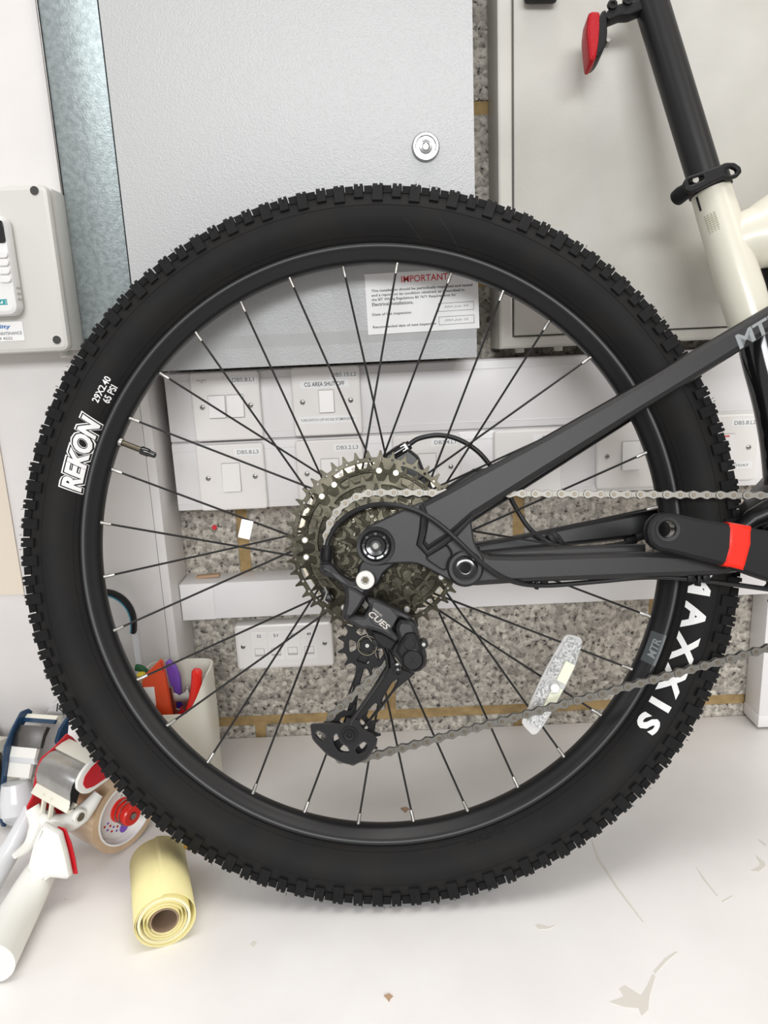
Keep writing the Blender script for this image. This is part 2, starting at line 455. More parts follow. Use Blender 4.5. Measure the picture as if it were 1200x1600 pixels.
F = W0.at(u1, 0, 0)
t = thing('vertical_trunking', 'white upright trunking at the right edge standing on the bench', 'trunking', F)
MB().box((0, .022, .0005), (.07, zc - .002, .042), M_TRUNK, bev=.001).build('trunking_body', t)
MB().box((-.001, .004, .0005), (.071, .022, .044), M_TRUNK, bev=.001).build('end_cap', t)

# galvanised duct
gz = wpt(180, 560, .083).y
F = Fr((0, WALL_Y - .08, 0), (1, 0, 0), (0, 0, 1))
ga = F.hit(62, 0).x; gb = F.hit(154, 0).x
F = F.at(ga, gz, .0015)
t = thing('galvanised_duct', 'grey galvanised steel duct rising between the board and the tall cabinet', 'duct', F)
MB().box((0, 0, 0), (gb - ga, .9, .004), M_GALV, bev=.0006).build('duct_cover', t)
MB().box((-.0022, 0, -.0005), (-.0004, .9, .006), M_BRUSHD, bev=.0003).build('edge_flange', t)

# tall cabinet on the left
CD = .122
cl = wpt(152, 0, CD).x + .001; crx = wpt(742, 300, CD).x; cb = wpt(500, 569, CD).y
F = W0.at(cl, cb, 0)
cw = crx - cl
t = thing('metal_cabinet', 'pale grey powder-coated metal cabinet with a round lock and a printed notice', 'cabinet', F)
MB().box((.008, .006, .0005), (cw - .004, .84, CD - .0045), M_DOOR, bev=.001).build('cabinet_body', t)
db = wpt(500, 519, CD).y - cb
mb = MB()
pr = [(0, 0), (0, .84), (cw, .84), (cw, 0)]
vs_ = [(0, db, CD), (cw, db, CD), (cw, .84, CD), (0, .84, CD), (0, 0, CD - .0045), (cw, 0, CD - .0045), (0, 0, CD - .0018), (cw, 0, CD - .0018), (0, .84, CD - .0018), (cw, .84, CD - .0018)]
mb.add(vs_, [(0, 1, 2, 3), (4, 5, 1, 0), (6, 7, 5, 4), (0, 3, 8, 6, 4), (1, 5, 7, 9, 2), (2, 9, 8, 3), (6, 8, 9, 7)], M_DOOR)
door = mb.build('door', t, ang=1)
L = wallf(CD).hit(665, 230); lx, lv = L.x - cl, L.y - cb
mb = MB(); mb.lathe([(0, 0), (.0150, 0), (.0150, .002), (.0135, .0045), (.0115, .0045), (.0105, .002), (.0075, .002), (.0070, .004), (.004, .0045), (.003, .003), (0, .003)], M_CHROME, (lx, lv, CD + .0002), 40)
mb.box((lx - .0012, lv - .0035, CD + .004), (lx + .0012, lv + .0035, CD + .0052), M_STEEL)
mb.build('cabinet_lock', t, label='round chrome key lock')
# printed notice
S = wallf(CD)
sc_ = S.hit(660, 471)
F2 = S.at(sc_.x, sc_.y, .0004)
ps = thing('inspection_notice', 'white inspection notice with a red heading stuck low on the grey cabinet door', 'notice', F2)
sw, sh = .138, .072
NR = Matrix.Rotation(rad(1.0), 4, 'Z') @ Matrix.Scale(.925, 4)
MB().box((-sw / 2, -sh / 2, 0), (sw / 2, sh / 2, .0003), M_LABEL, X=NR).build('paper', ps)
mb = MB(); mb.text('IMPORTANT', M_RED_INK, (.004, .0275), w=.057, h=.0078, n=.0003, bold=.008, X=NR)
mb.build('heading', ps, label='red heading reading IMPORTANT')
mb = MB()
for i, l in enumerate(['This installation should be periodically inspected and tested', 'and a report on its condition obtained, as prescribed in', 'the IET Wiring Regulations BS 7671 Requirements for', 'Electrical installations.']):
    wl = .124 * len(l) / 61
    mb.text(l, M_INK, (-.062 + wl / 2, .0155 - i * .0052), w=wl, h=.0040, n=.0003, bold=.015, X=NR)
mb.text('Date of last inspection', M_INK, (-.0385, -.0125), w=.048, h=.0040, n=.0003, bold=.015, X=NR)
mb.text('Recommended date of next inspection', M_INK, (-.0235, -.0275), w=.078, h=.0040, n=.0003, bold=.015, X=NR)
for yy in (-.0085, -.0245):
    mb.plate([(.019, yy - .005), (.063, yy - .005), (.063, yy + .005), (.019, yy + .005)], .0003, .0005, M_GREYINK, holes=[[(.0196, yy - .0044), (.0196, yy + .0044), (.0624, yy + .0044), (.0624, yy - .0044)]], X=NR)
    mb.text('20th July 24' if yy > -.01 else '20th July 25', M_GREYINK, (.041, yy), w=.030, h=.0034, n=.0003, shear=.3, X=NR)
mb.build('printed_text', ps)

# cabinet on the right
RD = .075
F3 = wallf(RD)
ru = F3.hit(778, 200).x; rv = F3.hit(950, 538).y
F = W0.at(ru, rv, 0)
t = thing('stained_cabinet', 'beige-grey metal cabinet with faint brown stains behind the seat post', 'cabinet', F)
MB().box((0, 0, .0005), (.62, .84, RD - .010), M_DOOR2, bev=.002).build('cabinet_body', t)
lp = F3.hit(801, 200).x - ru
lb = F3.hit(950, 520).y - rv
mb = MB()
mb.plate([(0, .0), (.62, .0), (.62, .84), (0, .84)], RD - .010, RD - .0015, M_DOOR2, holes=[[(lp, lb), (lp, .825), (.60, .825), (.60, lb)]], bev=.003)
mb.build('door_frame', t)
mb = MB(); mb.box((lp + .0015, lb + .0015, RD - .0099), (.599, .824, RD), M_DOOR2, bev=.0012); mb.build('door', t)
for px_ in (812, 872):
    c = wallf(RD - .03).hit(px_, 551)
    MB().cyl((c.x - ru, 0), .006, 0, .006, M_DOOR2, seg=14, X=Matrix.Translation((0, 0, RD - .03)) @ Matrix.Rotation(rad(90), 4, 'X')).build('drain_plug', t)

# ------------------------------------------------------------------ switches
def screw(mb, x, y, n):
    mb.lathe([(0, n), (.0030, n), (.0032, n + .0006), (.0022, n + .0012), (0, n + .0013)], M_STEEL, (x, y, 0), 14)
    mb.box((x - .0022, y - .0003, n + .0011), (x + .0022, y + .0003, n + .0015), M_DARKGAP)
def switch(px, py, label, rockers, name='light_switch', tag_='', strip=None, strip2=None, red=False, small=None):
    q = .0180 if rockers and rockers[0][1] > .011 else .0135
    G = wallf(.0512); c = G.hit(px, py)
    Fx = G.at(c.x, c.y)
    t = thing(name, label, 'switch', Fx, 'switch plates on the white trunking')
    h = .043
    mb = MB(); mb.plate(rrect(-h, -h, h, h, .004), 0, .0085, M_PLATE, bev=.0025); mb.build('faceplate', t)
    for sx in (-1, 1):
        m2 = MB(); screw(m2, sx * .0302, 0, .0085); m2.build('screw', t)
    for rx, w_ in rockers:
        m2 = MB()
        m2.plate(rrect(rx - w_ - .0008, -q - .001, rx + w_ + .0008, q + .001, .001), .0078, .0089, M_CREVICE, bev=0)
        m2.add([(rx - w_, -q, .0086), (rx + w_, -q, .0086), (rx + w_, q, .0086), (rx - w_, q, .0086), (rx - w_, -q, .0130), (rx + w_, -q, .0130), (rx + w_, q, .0098), (rx - w_, q, .0098)],
               [(0, 1, 2, 3), (4, 5, 6, 7), (0, 1, 5, 4), (1, 2, 6, 5), (2, 3, 7, 6), (3, 0, 4, 7)], M_PLATE2)
        if red: m2.box((rx - .004, q - .003, .0102), (rx + .004, q - .0014, .0108), M_RED_INK)
        m2.build('rocker', t, smooth=False)
    if tag_:
        m2 = MB(); m2.plate(rrect(.006, .0275, .040, .0365, .001), .0085, .0088, M_LABEL); m2.text(tag_, M_GREYINK, (.0235, .032), w=.0034 * len(tag_), h=.0050, n=.0088, bold=.01); m2.build('circuit_label', t)
    if strip:
        m2 = MB(); m2.plate(rrect(-.032, .0165, .029, .0265, .001), .0085, .0088, M_LABEL); m2.text(strip, M_INK, (-.0015, .0215), w=.050, h=.0052, n=.0088, bold=.01); m2.build('name_label', t)
    if strip2:
        m2 = MB(); m2.plate(rrect(-.036, -.0275, .036, -.0185, .001), .0085, .0088, M_LABEL); m2.text(strip2, M_GREYINK, (0 if len(strip2) > 14 else .009, -.0228), w=.068 if len(strip2) > 14 else .046, h=.0034, n=.0088, bold=.01); m2.build('warning_label', t)
    if small:
        m2 = MB(); m2.text(small, M_GREYINK, (-.028, .032), w=.012, h=.0045, n=.0086); m2.build('small_print', t)
    return t
switch(356, 634, 'white double light switch labelled DB5.8.L1 in the upper trunking row', [(-.0115, .0102), (.0115, .0102)], 'double_light_switch', 'DB5.8.L1', small='NON MAINT\nEM')
switch(511, 626, 'white light switch labelled CG AREA SHUT OFF with a warning strip', [(0, .0090)], 'light_switch', 'DB5.15.L2', 'CG AREA SHUT OFF', 'TURN SWITCH OFF INCASE OF EMERGENCY')
switch(364, 744, 'white single light switch labelled DB5.8.L3, lower row leftmost', [(0, .0112)], 'light_switch', 'DB5.8.L3')
switch(517, 737, 'white light switch labelled DB3.2.L3, half hidden by the large sprocket', [(0, .0112)], 'light_switch', 'DB3.2.L3')
switch(667, 729, 'white light switch labelled DB3.4.L1 behind the curved black brake hose', [(0, .0112)], 'light_switch', 'DB3.4.L1')
switch(823, 722, 'white light switch labelled DB3, mostly hidden behind the grey stay', [], 'light_switch', 'DB3')
switch(982, 710, 'white light switch left of the right-hand rim, showing rocker and left screw', [(0, .0112)], 'light_switch', 'DB')
switch(1128, 699, 'white light switch marked ON EVERYDAY with a red line on its rocker', [(0, .0112)], 'light_switch', 'DB5.8.L2', strip2='ON EVERYDAY', red=True)

# data outlet under the lower trunking
G = wallf(.001); c = G.hit(447, 999)
t = thing('network_outlet', 'white four-port data outlet numbered 52 to 49 below the lower trunking', 'outlet', G.at(c.x, c.y))
mb = MB(); mb.plate(rrect(-.0685, -.034, .0685, .034, .005), 0, .024, M_PLATE, bev=.004); mb.build('faceplate', t)
for sx in (-.0575, .0575):
    m2 = MB(); screw(m2, sx, .002, .024); m2.build('screw', t)
for i, nm in enumerate(('52', '51', '50', '49')):
    x = -.0345 + i * .0233
    m2 = MB(); m2.plate(rrect(x - .0112, -.021, x + .0112, .022, .0004), .0236, .0246, M_PLATE2, bev=.0003)
    m2.plate(rrect(x - .0072, -.0135, x + .0066, -.0015, .0004), .0246, .0249, M_CREVICE)
    m2.plate(rrect(x - .0064, -.0105, x + .0058, -.0022, .0004), .0249, .0252, M_PLATE2)
    m2.plate(rrect(x - .004, .0135, x + .0055, .0205, .001), .0246, .0248, M_LABEL)
    m2.text(nm, M_INK, (x + .0006, .017), w=.0062, h=.0046, n=.0248, bold=.01)
    m2.build('port_module', t)
# ------------------------------------------------------------------ bicycle
B = Fr(CAMP + c2w(WHC) - BV * R_TYRE, BU, BV)
bike = thing('bicycle', 'mountain bike with cream and gunmetal frame standing on the bench, seen from its chain side', 'bicycle', B)
HC = Vector((0, R_TYRE, 0))                      # wheel centre in bicycle coordinates
def bp(px, py, n=0): return B.hit(px, py, n)
def pa(px, py, n=0):                             # polar about the wheel centre
    p = bp(px, py, n) - HC; return math.hypot(p.x, p.y), math.atan2(p.y, p.x)

# tyre -------------------------------------------------------------
TP = [(.3100, .0125), (.3112, .0152), (.3140, .0178), (.3195, .0226), (.3260, .0266), (.3330, .0290), (.3400, .0298), (.3465, .0285), (.3530, .0250), (.3590, .0195), (.3635, .0125), (.3652, .0060), (.3657, 0)]
def tsurf(r):
    for (a, za), (b, zb_) in zip(TP, TP[1:]):
        if a <= r <= b: return za + (zb_ - za) * (r - a) / (b - a)
    return TP[0][1]
prof = TP + [(r, -z) for r, z in TP[-2::-1]]
prof = [(r, z) for r, z in prof] + [(.3085, -.010), (.3085, .010)]
mb = MB(); mb.lathe(prof, M_TYRE, HC, 220, closed=True)
tyre = mb.build('tyre', bike, ang=60)
# small raised ribs on the side wall next to the tread and by the rim
mb = MB()
for r in (.3155, .3440):
    z = tsurf(r); mb.lathe([(r - .0006, z - .0004), (r, z + .0004), (r + .0006, z - .0006)], M_TYRE, HC, 180, closed=True)
mb.build('side_wall_rib', tyre)
# shoulder blocks facing the camera: pickable one by one
def knob_mesh(half, r_in, sip):
    c = [(r_in, tsurf(r_in) - .001), (r_in + .0012, tsurf(r_in + .0012) + .0026), (.3600, .0258), (.3668, .0232), (.3706, .0188), (.3688, .0160), (.3600, .0150)]
    vs = []; fs = []; secs = [(-half, 0), (-half * .35, 0), (-half * .30, sip), (half * .05, sip), (half * .1, 0), (half, .0)]
    for t, cut in secs:
        for i, (r, z) in enumerate(c):
            rr = r - (cut if i in (3, 4) else 0); taper = 1 if i in (0, 6, 5) else .88
            vs.append((rr, t * taper, z))
    k = len(c)
    for j in range(len(secs) - 1):
        for i in range(k):
            i2 = (i + 1) % k; fs.append((j * k + i, j * k + i2, (j + 1) * k + i2, (j + 1) * k + i))
    fs.append(tuple(range(k))); fs.append(tuple((len(secs) - 1) * k + i for i in range(k)))
    return MB().add(vs, fs, M_KNOB).data('tread_block', smooth=False)
KA, KB = knob_mesh(.0058, .3475, .0016), knob_mesh(.0050, .3520, .0024)
NK = 116
for k in range(NK):
    a = 2 * PI * k / NK + random.uniform(-.0015, .0015)
    inst(KA if k % 2 else KB, 'tread_block', tyre, Matrix.Translation(HC) @ Matrix.Rotation(a, 4, 'Z'))
# far shoulder, transition and centre rows, plus moulding whiskers
mb = MB()
def kbox(a, r0, r1, z0, z1, half, X0):
    mb.box((r0, -half, z0), (r1, half, z1), M_KNOB, X=Matrix.Translation(HC) @ Matrix.Rotation(a, 4, 'Z') @ X0)
I4 = Matrix.Identity(4)
for k in range(NK):
    a = 2 * PI * (k + .5) / NK
    for sgn in (1, -1):
        X0 = Matrix.Rotation(0, 4, 'X')
        kbox(a, .3625, .3702, sgn * .0085, sgn * .0150, .0042, I4)
    kbox(a + .012, .3640, .3715, -.0062, -.0008, .0048, I4)
    kbox(a - .012, .3640, .3712, .0008, .0062, .0048, I4)
    # far side shoulder
    kbox(2 * PI * k / NK, .3590, .3700, -.0235, -.0165, .0055, I4)
for k in range(260):
    a = random.uniform(0, 2 * PI); z = random.choice((.020, .012, 0, -.012))
    p = HC + Vector((cos(a) * .3690, sin(a) * .3690, z)); q = HC + Vector((cos(a + .002) * .3716, sin(a + .002) * .3716, z + random.uniform(-.001, .001)))
    mb.sweep([p, q], [.00035, .0002], M_KNOB, seg=4)
mb.build('tread_rows', tyre, kind='stuff', smooth=False)

# printing on the side wall
def around(px, py, cw=True, r0=None, dz=.0007, surf=tsurf):
    r, a = pa(px, py, .0235)
    r = r0 or r
    def post(x, y):
        if cw: ang = a - x / r; rr = r + y
        else: ang = a + x / r; rr = r - y
        return (HC.x + rr * cos(ang), HC.y + rr * sin(ang), surf(rr) + dz)
    return post
mb = MB(); mb.text('REKON', M_WHITEINK, w=.084, h=.0225, bold=.11, shear=.25, sub=.0025, post=around(124, 709, dz=.0006)); mb.build('tyre_lettering', tyre, label='white lettering reading REKON')
mb = MB(); mb.text('REKON', M_TYRE, w=.0815, h=.0198, bold=.085, shear=.25, sub=.0025, post=around(124, 709, dz=.0008)); mb.build('tyre_lettering', tyre)
mb = MB(); mb.text('REKON', M_WHITEINK, w=.0785, h=.0170, bold=.045, shear=.25, sub=.0025, post=around(124, 709, dz=.0010)); mb.build('tyre_lettering', tyre)
mb = MB(); mb.text('29X2.40', M_WHITEINK, w=.029, h=.0062, bold=.02, sub=.003, post=around(160, 609)); mb.text('65 PSI', M_WHITEINK, w=.0195, h=.0060, bold=.02, sub=.003, post=around(170, 615)); mb.build('tyre_lettering', tyre, label='small white size print 29X2.40 65 PSI')
r_, a_ = pa(1069, 1008, .029); a_ -= .026
mb = MB()
def mpost(x, y):
    ang = a_ - x / .3270; rr = .3265 + y
    return (HC.x + rr * cos(ang), HC.y + rr * sin(ang), tsurf(rr) + .0007)
mb.text('MAXXIS', M_WHITEINK, w=.174, h=.0195, bold=.045, sub=.004, post=mpost, spc=1.55); mb.build('tyre_lettering', tyre, label='large white lettering reading MAXXIS')
mb = MB(); mb.text('29x2.40', M_KNOB, w=.043, h=.0085, bold=.04, sub=.003, post=around(758, 1306, cw=False, dz=.0005)); mb.build('moulded_lettering', tyre)

M_SCR = mat('rubber_scratch', (.10, .10, .095), .7)
for x0, y0, x1, y1 in ((632, 343, 658, 372), (686, 344, 712, 378), (712, 378, 722, 394)):
    mb = MB(); ra, aa = pa(x0, y0, .024); rb, ab = pa(x1, y1, .024)
    vs = []
    for i in range(7):
        f = i / 6; r = ra + (rb - ra) * f; a = aa + (ab - aa) * f
        for s_ in (-1, 1):
            rr = r + s_ * .0004; vs.append((HC.x + rr * cos(a + s_ * .0012), HC.y + rr * sin(a + s_ * .0012), tsurf(rr) + .0003))
    mb.add(vs, [(2 * i, 2 * i + 1, 2 * i + 3, 2 * i + 2) for i in range(6)], M_SCR); mb.build('scratch_mark', tyre)
# rim ----------------------------------------------------------------
RP = [(.3115, .0118), (.3112, .0148), (.3100, .0158), (.3082, .0161), (.3062, .0157), (.3042, .0146), (.3025, .0131), (.3008, .0114), (.2985, .0096), (.2960, .0076), (.2942, .0050), (.2937, .0020)]
rp_ = RP + [(r, -z) for r, z in RP[::-1]]
mb = MB(); mb.lathe(rp_, M_RIM, HC, 220, closed=True)
rim = mb.build('rim', bike, ang=50)
def rsurf(r):
    Q = sorted(RP)
    for (a, za), (b, zb_) in zip(Q, Q[1:]):
        if a <= r <= b: return za + (zb_ - za) * (r - a) / (b - a)
    return .01
M_STK = mat('rim_sticker_grey', (.05, .06, .063), .35)
M_STK2 = mat('sticker_print', (.24, .26, .265), .4)
r_, a_ = pa(1014, 1010, .012)
mb = MB(); vs = []; fs = []
for i in range(9):
    for j in range(6):
        rr = .2955 + j * .0026; aa = a_ + (i - 4) * .0135
        vs.append((HC.x + rr * cos(aa), HC.y + rr * sin(aa), rsurf(rr) + .0004))
for i in range(8):
    for j in range(5):
        fs.append((i * 6 + j, i * 6 + j + 1, i * 6 + j + 7, i * 6 + j + 6))
mb.add(vs, fs, M_STK)
mb.text('MTR', M_STK2, w=.020, h=.0065, bold=.02, shear=.15, sub=.003, post=around(1018, 1012, cw=False, r0=.3020, dz=.0008, surf=rsurf))
mb.build('rim_sticker', rim, label='grey rim sticker printed MTR')

# hub, spokes --------------------------------------------------------
mb = MB()
mb.lathe([(.0, -.036), (.012, -.036), (.020, -.035), (.031, -.0335), (.031, -.031), (.020, -.028), (.0165, -.02), (.0165, .010), (.022, .0135), (.031, .0165), (.031, .019), (.018, .021), (.0, .021)], M_BLACKM, HC, 48)
hub = mb.build('hub', bike)
_, A0 = pa(621, 412, 0)
for k in range(32):
    a = A0 - k * 2 * PI / 32
    sg = 1 if (k % 4) in (2, 3) else -1          # + : flange hole lies clockwise
    zf = .018 if k % 2 == 0 else -.0325
    p1 = HC + Vector((cos(a) * .2945, sin(a) * .2945, .002 if k % 2 == 0 else -.002))
    ah = a - sg * rad(72)
    p0 = HC + Vector((cos(ah) * .0285, sin(ah) * .0285, zf))
    d = (p0 - p1).normalized()
    mb = MB(); mb.sweep([p0, p1 + d * .004], .00112, M_SPOKE, seg=8); mb.build('spoke', bike)
    mb = MB()
    X = arrow(p1, p1 + d)
    mb.lathe([(0, -.003), (.0022, -.003), (.0022, .001), (.0019, .0018), (.0019, .0100), (.0015, .0120), (0, .0120)], M_STEEL, (0, 0, 0), 10, X=X)
    mb.build('spoke_nipple', rim)
# valve
p1 = bp(186, 690, 0); d = (bp(246, 713, 0) - p1).normalized()
mb = MB(); X = arrow(p1, p1 + d)
mb.lathe([(0, 0), (.0052, 0), (.0055, .002), (.0048, .0042), (0, .0042)], M_STEEL, (0, 0, 0), 16, X=X)
mb.lathe([(0, .003), (.0031, .003), (.0031, .0265), (0, .0265)], M_CHAINPIN, (0, 0, 0), 14, X=X)
mb.build('valve_stem', rim, label='brassy metal valve stem')
mb = MB(); mb.lathe([(0, .0255), (.0044, .0255), (.0046, .027), (.0044, .0340), (.0036, .0352), (.0030, .0415), (.0016, .0425), (0, .0425)], M_BLACKG, (0, 0, 0), 16, X=X); mb.build('valve_cap', rim)
# tag on spoke
Fz = bp(384, 827, .004)
mb = MB(); R_ = Matrix.Translation(Fz) @ Matrix.Rotation(rad(-12), 4, 'Z')
mb.plate(rrect(-.0063, -.0098, .0063, .0098, .0008), 0, .0006, M_LABEL, X=R_)
mb.build('spoke_tag', bike, label='small white tag folded round a spoke')
# spoke reflector
o_ = [(886, 992), (897, 992.5), (908, 997), (911, 1003), (908, 1015), (898, 1045), (886, 1070), (874, 1092), (860, 1118), (849, 1136), (839, 1148), (831, 1149), (816, 1132), (816, 1126), (826, 1104), (847, 1057), (866, 1022), (882, 995)]
n_ = .006
mb = MB(); O1 = soft(pol(B, o_, n_ + .004), .3)
cx = sum(p[0] for p in O1) / len(O1); cy = sum(p[1] for p in O1) / len(O1)
ax = (Vector(pol(B, [(899, 994)], n_)[0]) - Vector(pol(B, [(825, 1142)], n_)[0])).normalized(); pr_ = Vector((-ax.y, ax.x))
def shrink(pts, k):
    out = []
    for p in pts:
        v = Vector(p[:2]) - Vector((cx, cy)); la = v.dot(ax); lp_ = v.dot(pr_)
        la -= math.copysign(min(abs(la), k), la); lp_ -= math.copysign(min(abs(lp_), k), lp_)
        out.append(tuple(Vector((cx, cy)) + ax * la + pr_ * lp_))
    return out
mb.plate(O1, n_, n_ + .003, M_CLEARF, bev=.0008)
refl = mb.build('spoke_reflector', bike, label='clear plastic reflector clipped to a spoke')
def seg_strip(la0, la1, lp0, lp1, m, nm='reflector_cell'):
    q = [tuple(Vector((cx, cy)) + ax * a + pr_ * b) for a, b in ((la0, lp0), (la1, lp0 * .8 if abs(la1) > .04 else lp0), (la1, lp1 * .8 if abs(la1) > .04 else lp1), (la0, lp1))]
    MB().plate(q, n_ + .0028, n_ + .0042, m, bev=.0003).build(nm, refl)
seg_strip(.026, .049, -.0095, .0095, M_CLEAR); seg_strip(.003, .025, .0005, .0115, M_CLEAR); seg_strip(.003, .025, -.0110, -.0005, M_CREAMR)
seg_strip(-.003, -.026, .0005, .0115, M_CLEAR); seg_strip(-.003, -.026, -.0110, -.0005, M_CREAMR); seg_strip(-.027, -.049, -.0095, .0095, M_CLEAR)
rc = bp(863, 1072, n_ + .004)
mb = MB(); mb.lathe([(0, 0), (.0085, 0), (.0085, .0035), (.0075, .0038), (.0068, .001), (0, .001)], M_CLEARF, (rc.x, rc.y, n_ + .002), 28)
mb.cyl((rc.x + .0022, rc.y - .0016), .0048, n_ + .002, n_ + .0075, M_WHITEINK, seg=20)
mb.build('reflector_clip', refl)

# brake rotor --------------------------------------------------------
def annulus_holes(r0, r1, n, r, a0=0):
    return [circ((HC.x + r0 * cos(a0 + 2 * PI * k / n), HC.y + r0 * sin(a0 + 2 * PI * k / n)), r, 8) for k in range(n)]
rot_out = []
for k in range(144):
    a = 2 * PI * k / 144; r = .090 - (.0022 if (k % 12) in (0, 1, 2) else 0); rot_out.append((HC.x + r * cos(a), HC.y + r * sin(a)))
hs = []
for k in range(6):
    a0 = 2 * PI * k / 6
    q = [(.073, a0 + .12), (.073, a0 + .93), (.040, a0 + 1.15), (.028, a0 + 1.0), (.028, a0 + .45)]
    hs.append(soft([(HC.x + r * cos(a), HC.y + r * sin(a)) for r, a in q], .2))
hs += annulus_holes(.085, 0, 36, .0022) + annulus_holes(.0785, 0, 36, .0022, .087)
M_ROTOR = mat('rotor_steel', (.42, .37, .29), .35, metal=1)
mb = MB(); mb.plate(rot_out, -.0430, -.0412, M_ROTOR, holes=hs + [circ(HC, .020, 24)]); mb.build('brake_rotor', bike)

# cassette -----------------------------------------------------------
def gear(N, c, tip=.0036, root=.0036, hook=0):
    rp = .0127 / 2 / sin(PI / N); out = []
    for k in range(N):
        a = 2 * PI * k / N; s_ = 2 * PI / N
        for f, dr in ((-.30, -root), (-.20, -root * .55), (-.13, tip * .3), (-.07, tip * .95), (.05, tip), (.10, tip * .3), (.18, -root * .55), (.28, -root)):
            out.append((c[0] + (rp + dr) * cos(a + f * s_), c[1] + (rp + dr) * sin(a + f * s_)))
    return out, rp
COGS = [45, 39, 33, 28, 25, 21, 19, 17, 15, 13, 11]
def z_cog(i): return .0220 + .0037 * i
cass = None
for i, N in enumerate(COGS):
    out, rp = gear(N, HC)
    if i: 
        ca, sa = cos(.23 * i), sin(.23 * i)
        out = [(HC.x + (x - HC.x) * ca - (y - HC.y) * sa, HC.y + (x - HC.x) * sa + (y - HC.y) * ca) for x, y in out]
    holes = []
    inner = rp - .0065
    if i < 4:
        rn = .0127 / 2 / sin(PI / COGS[i + 1])
        nb = 7
        r_out = rp - (.0070 if i else .0082); r_in = rn - (.0015 if i < 2 else .0030)
        for k in range(nb):
            ac_ = PI / 2 - rad(8.25) + 2 * PI * (k + .5) / nb - (.0 if i < 2 else .35 * i); hw_w = [.30, .26, .33, .30][i]
            q = [(r_out - .0004, ac_ - hw_w), (r_out + .0004, ac_ - hw_w * .4), (r_out + .0004, ac_ + hw_w * .4), (r_out - .0004, ac_ + hw_w), (r_in, ac_ + hw_w * .85), (r_in, ac_), (r_in, ac_ - hw_w * .6)]
            holes.append(soft([(HC.x + r * cos(a), HC.y + r * sin(a)) for r, a in q], .3))
        if i < 2: holes += annulus_holes(rp - .0056, 0, N, .0010 if i else .00125, .23 * i - .01)
    holes.append(circ(HC, .016 if i < 9 else .011, 24))
    mb = MB(); mb.plate(out, z_cog(i) - .0010, z_cog(i) + .0010, M_COG2 if i % 2 else M_COG, holes=holes, bev=.0003, edge=M_COGH)
    sp = mb.build('sprocket', bike, smooth=False)
    if i in (1,):
        for k in range(14):
            a = PI / 2 - rad(1.5 + 13.5 * (k % 2) + 51.43 * (k // 2)); c = (HC.x + cos(a) * .0735, HC.y + sin(a) * .0735)
            m2 = MB(); m2.lathe([(0, 0), (.0036, 0), (.0036, .0006), (.0030, .0008), (.0028, .0004), (0, .0004)], M_COGH, (c[0], c[1], z_cog(i) + .001), 16)
            m2.cyl(c, .0024, z_cog(i) + .001, z_cog(i) + .0022, M_CHROME, seg=14)
            m2.build('rivet', sp)
    if i >= 3 and i < 10:
        m2 = MB()                                       # shifting ramps with their glint put into the brighter colour
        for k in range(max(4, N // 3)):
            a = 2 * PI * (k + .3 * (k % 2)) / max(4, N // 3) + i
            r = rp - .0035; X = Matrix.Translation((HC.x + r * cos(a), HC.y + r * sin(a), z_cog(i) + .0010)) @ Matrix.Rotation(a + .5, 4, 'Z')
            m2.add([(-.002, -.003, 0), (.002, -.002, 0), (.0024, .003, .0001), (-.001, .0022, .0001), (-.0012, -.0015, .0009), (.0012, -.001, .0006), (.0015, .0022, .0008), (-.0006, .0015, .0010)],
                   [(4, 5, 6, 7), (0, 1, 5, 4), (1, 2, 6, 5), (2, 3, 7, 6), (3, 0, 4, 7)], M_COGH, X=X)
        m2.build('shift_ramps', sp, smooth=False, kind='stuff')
mb = MB(); mb.lathe([(.0165, .021), (.0165, .062)], M_BLACKM, HC, 30); mb.build('freehub_body', bike)
mb = MB(); mb.lathe([(0, .061), (.0125, .061), (.0125, .0635), (.010, .0665), (.010, .070), (0, .070)], M_BLACKM, HC, 30); mb.build('lock_ring', bike)

# chain --------------------------------------------------------------
rpc = .0127 / 2 / sin(PI / 25)
ZC = z_cog(4)
G1 = bp(574, 1008, .040); G2 = bp(548, 1147, .040)
RC = bp(1292, 879, .050)
rg = .0127 / 2 / sin(PI / 13)
rr_ = (bp(1292, 775, .050) - RC).length
circles = [(Vector((RC.x, RC.y)), rr_, 1, .050), (Vector((HC.x, HC.y)), rpc, 1, ZC), (Vector((G1.x, G1.y)), rg, -1, .040), (Vector((G2.x, G2.y)), rg, 1, .040), (Vector((RC.x, RC.y)), rr_, 1, .050)]
def tangent(c1, r1, s1, c2, r2, s2):
    "directed tangent leaving circle 1 (turn sense s: +1 = anticlockwise) and joining circle 2"
    d = c2 - c1; L_ = d.length; a = math.atan2(d.y, d.x)
    k = (s1 * r1 - s2 * r2) / L_
    b = math.asin(max(-1, min(1, k)))
    t = a + b if True else a
    # direction angle of the tangent line
    th = a + math.asin(k)
    nrm = Vector((sin(th), -cos(th)))           # right-hand normal of direction
    return c1 + nrm * (s1 * r1), c2 + nrm * (s2 * r2), th
path = []
prev_in = None
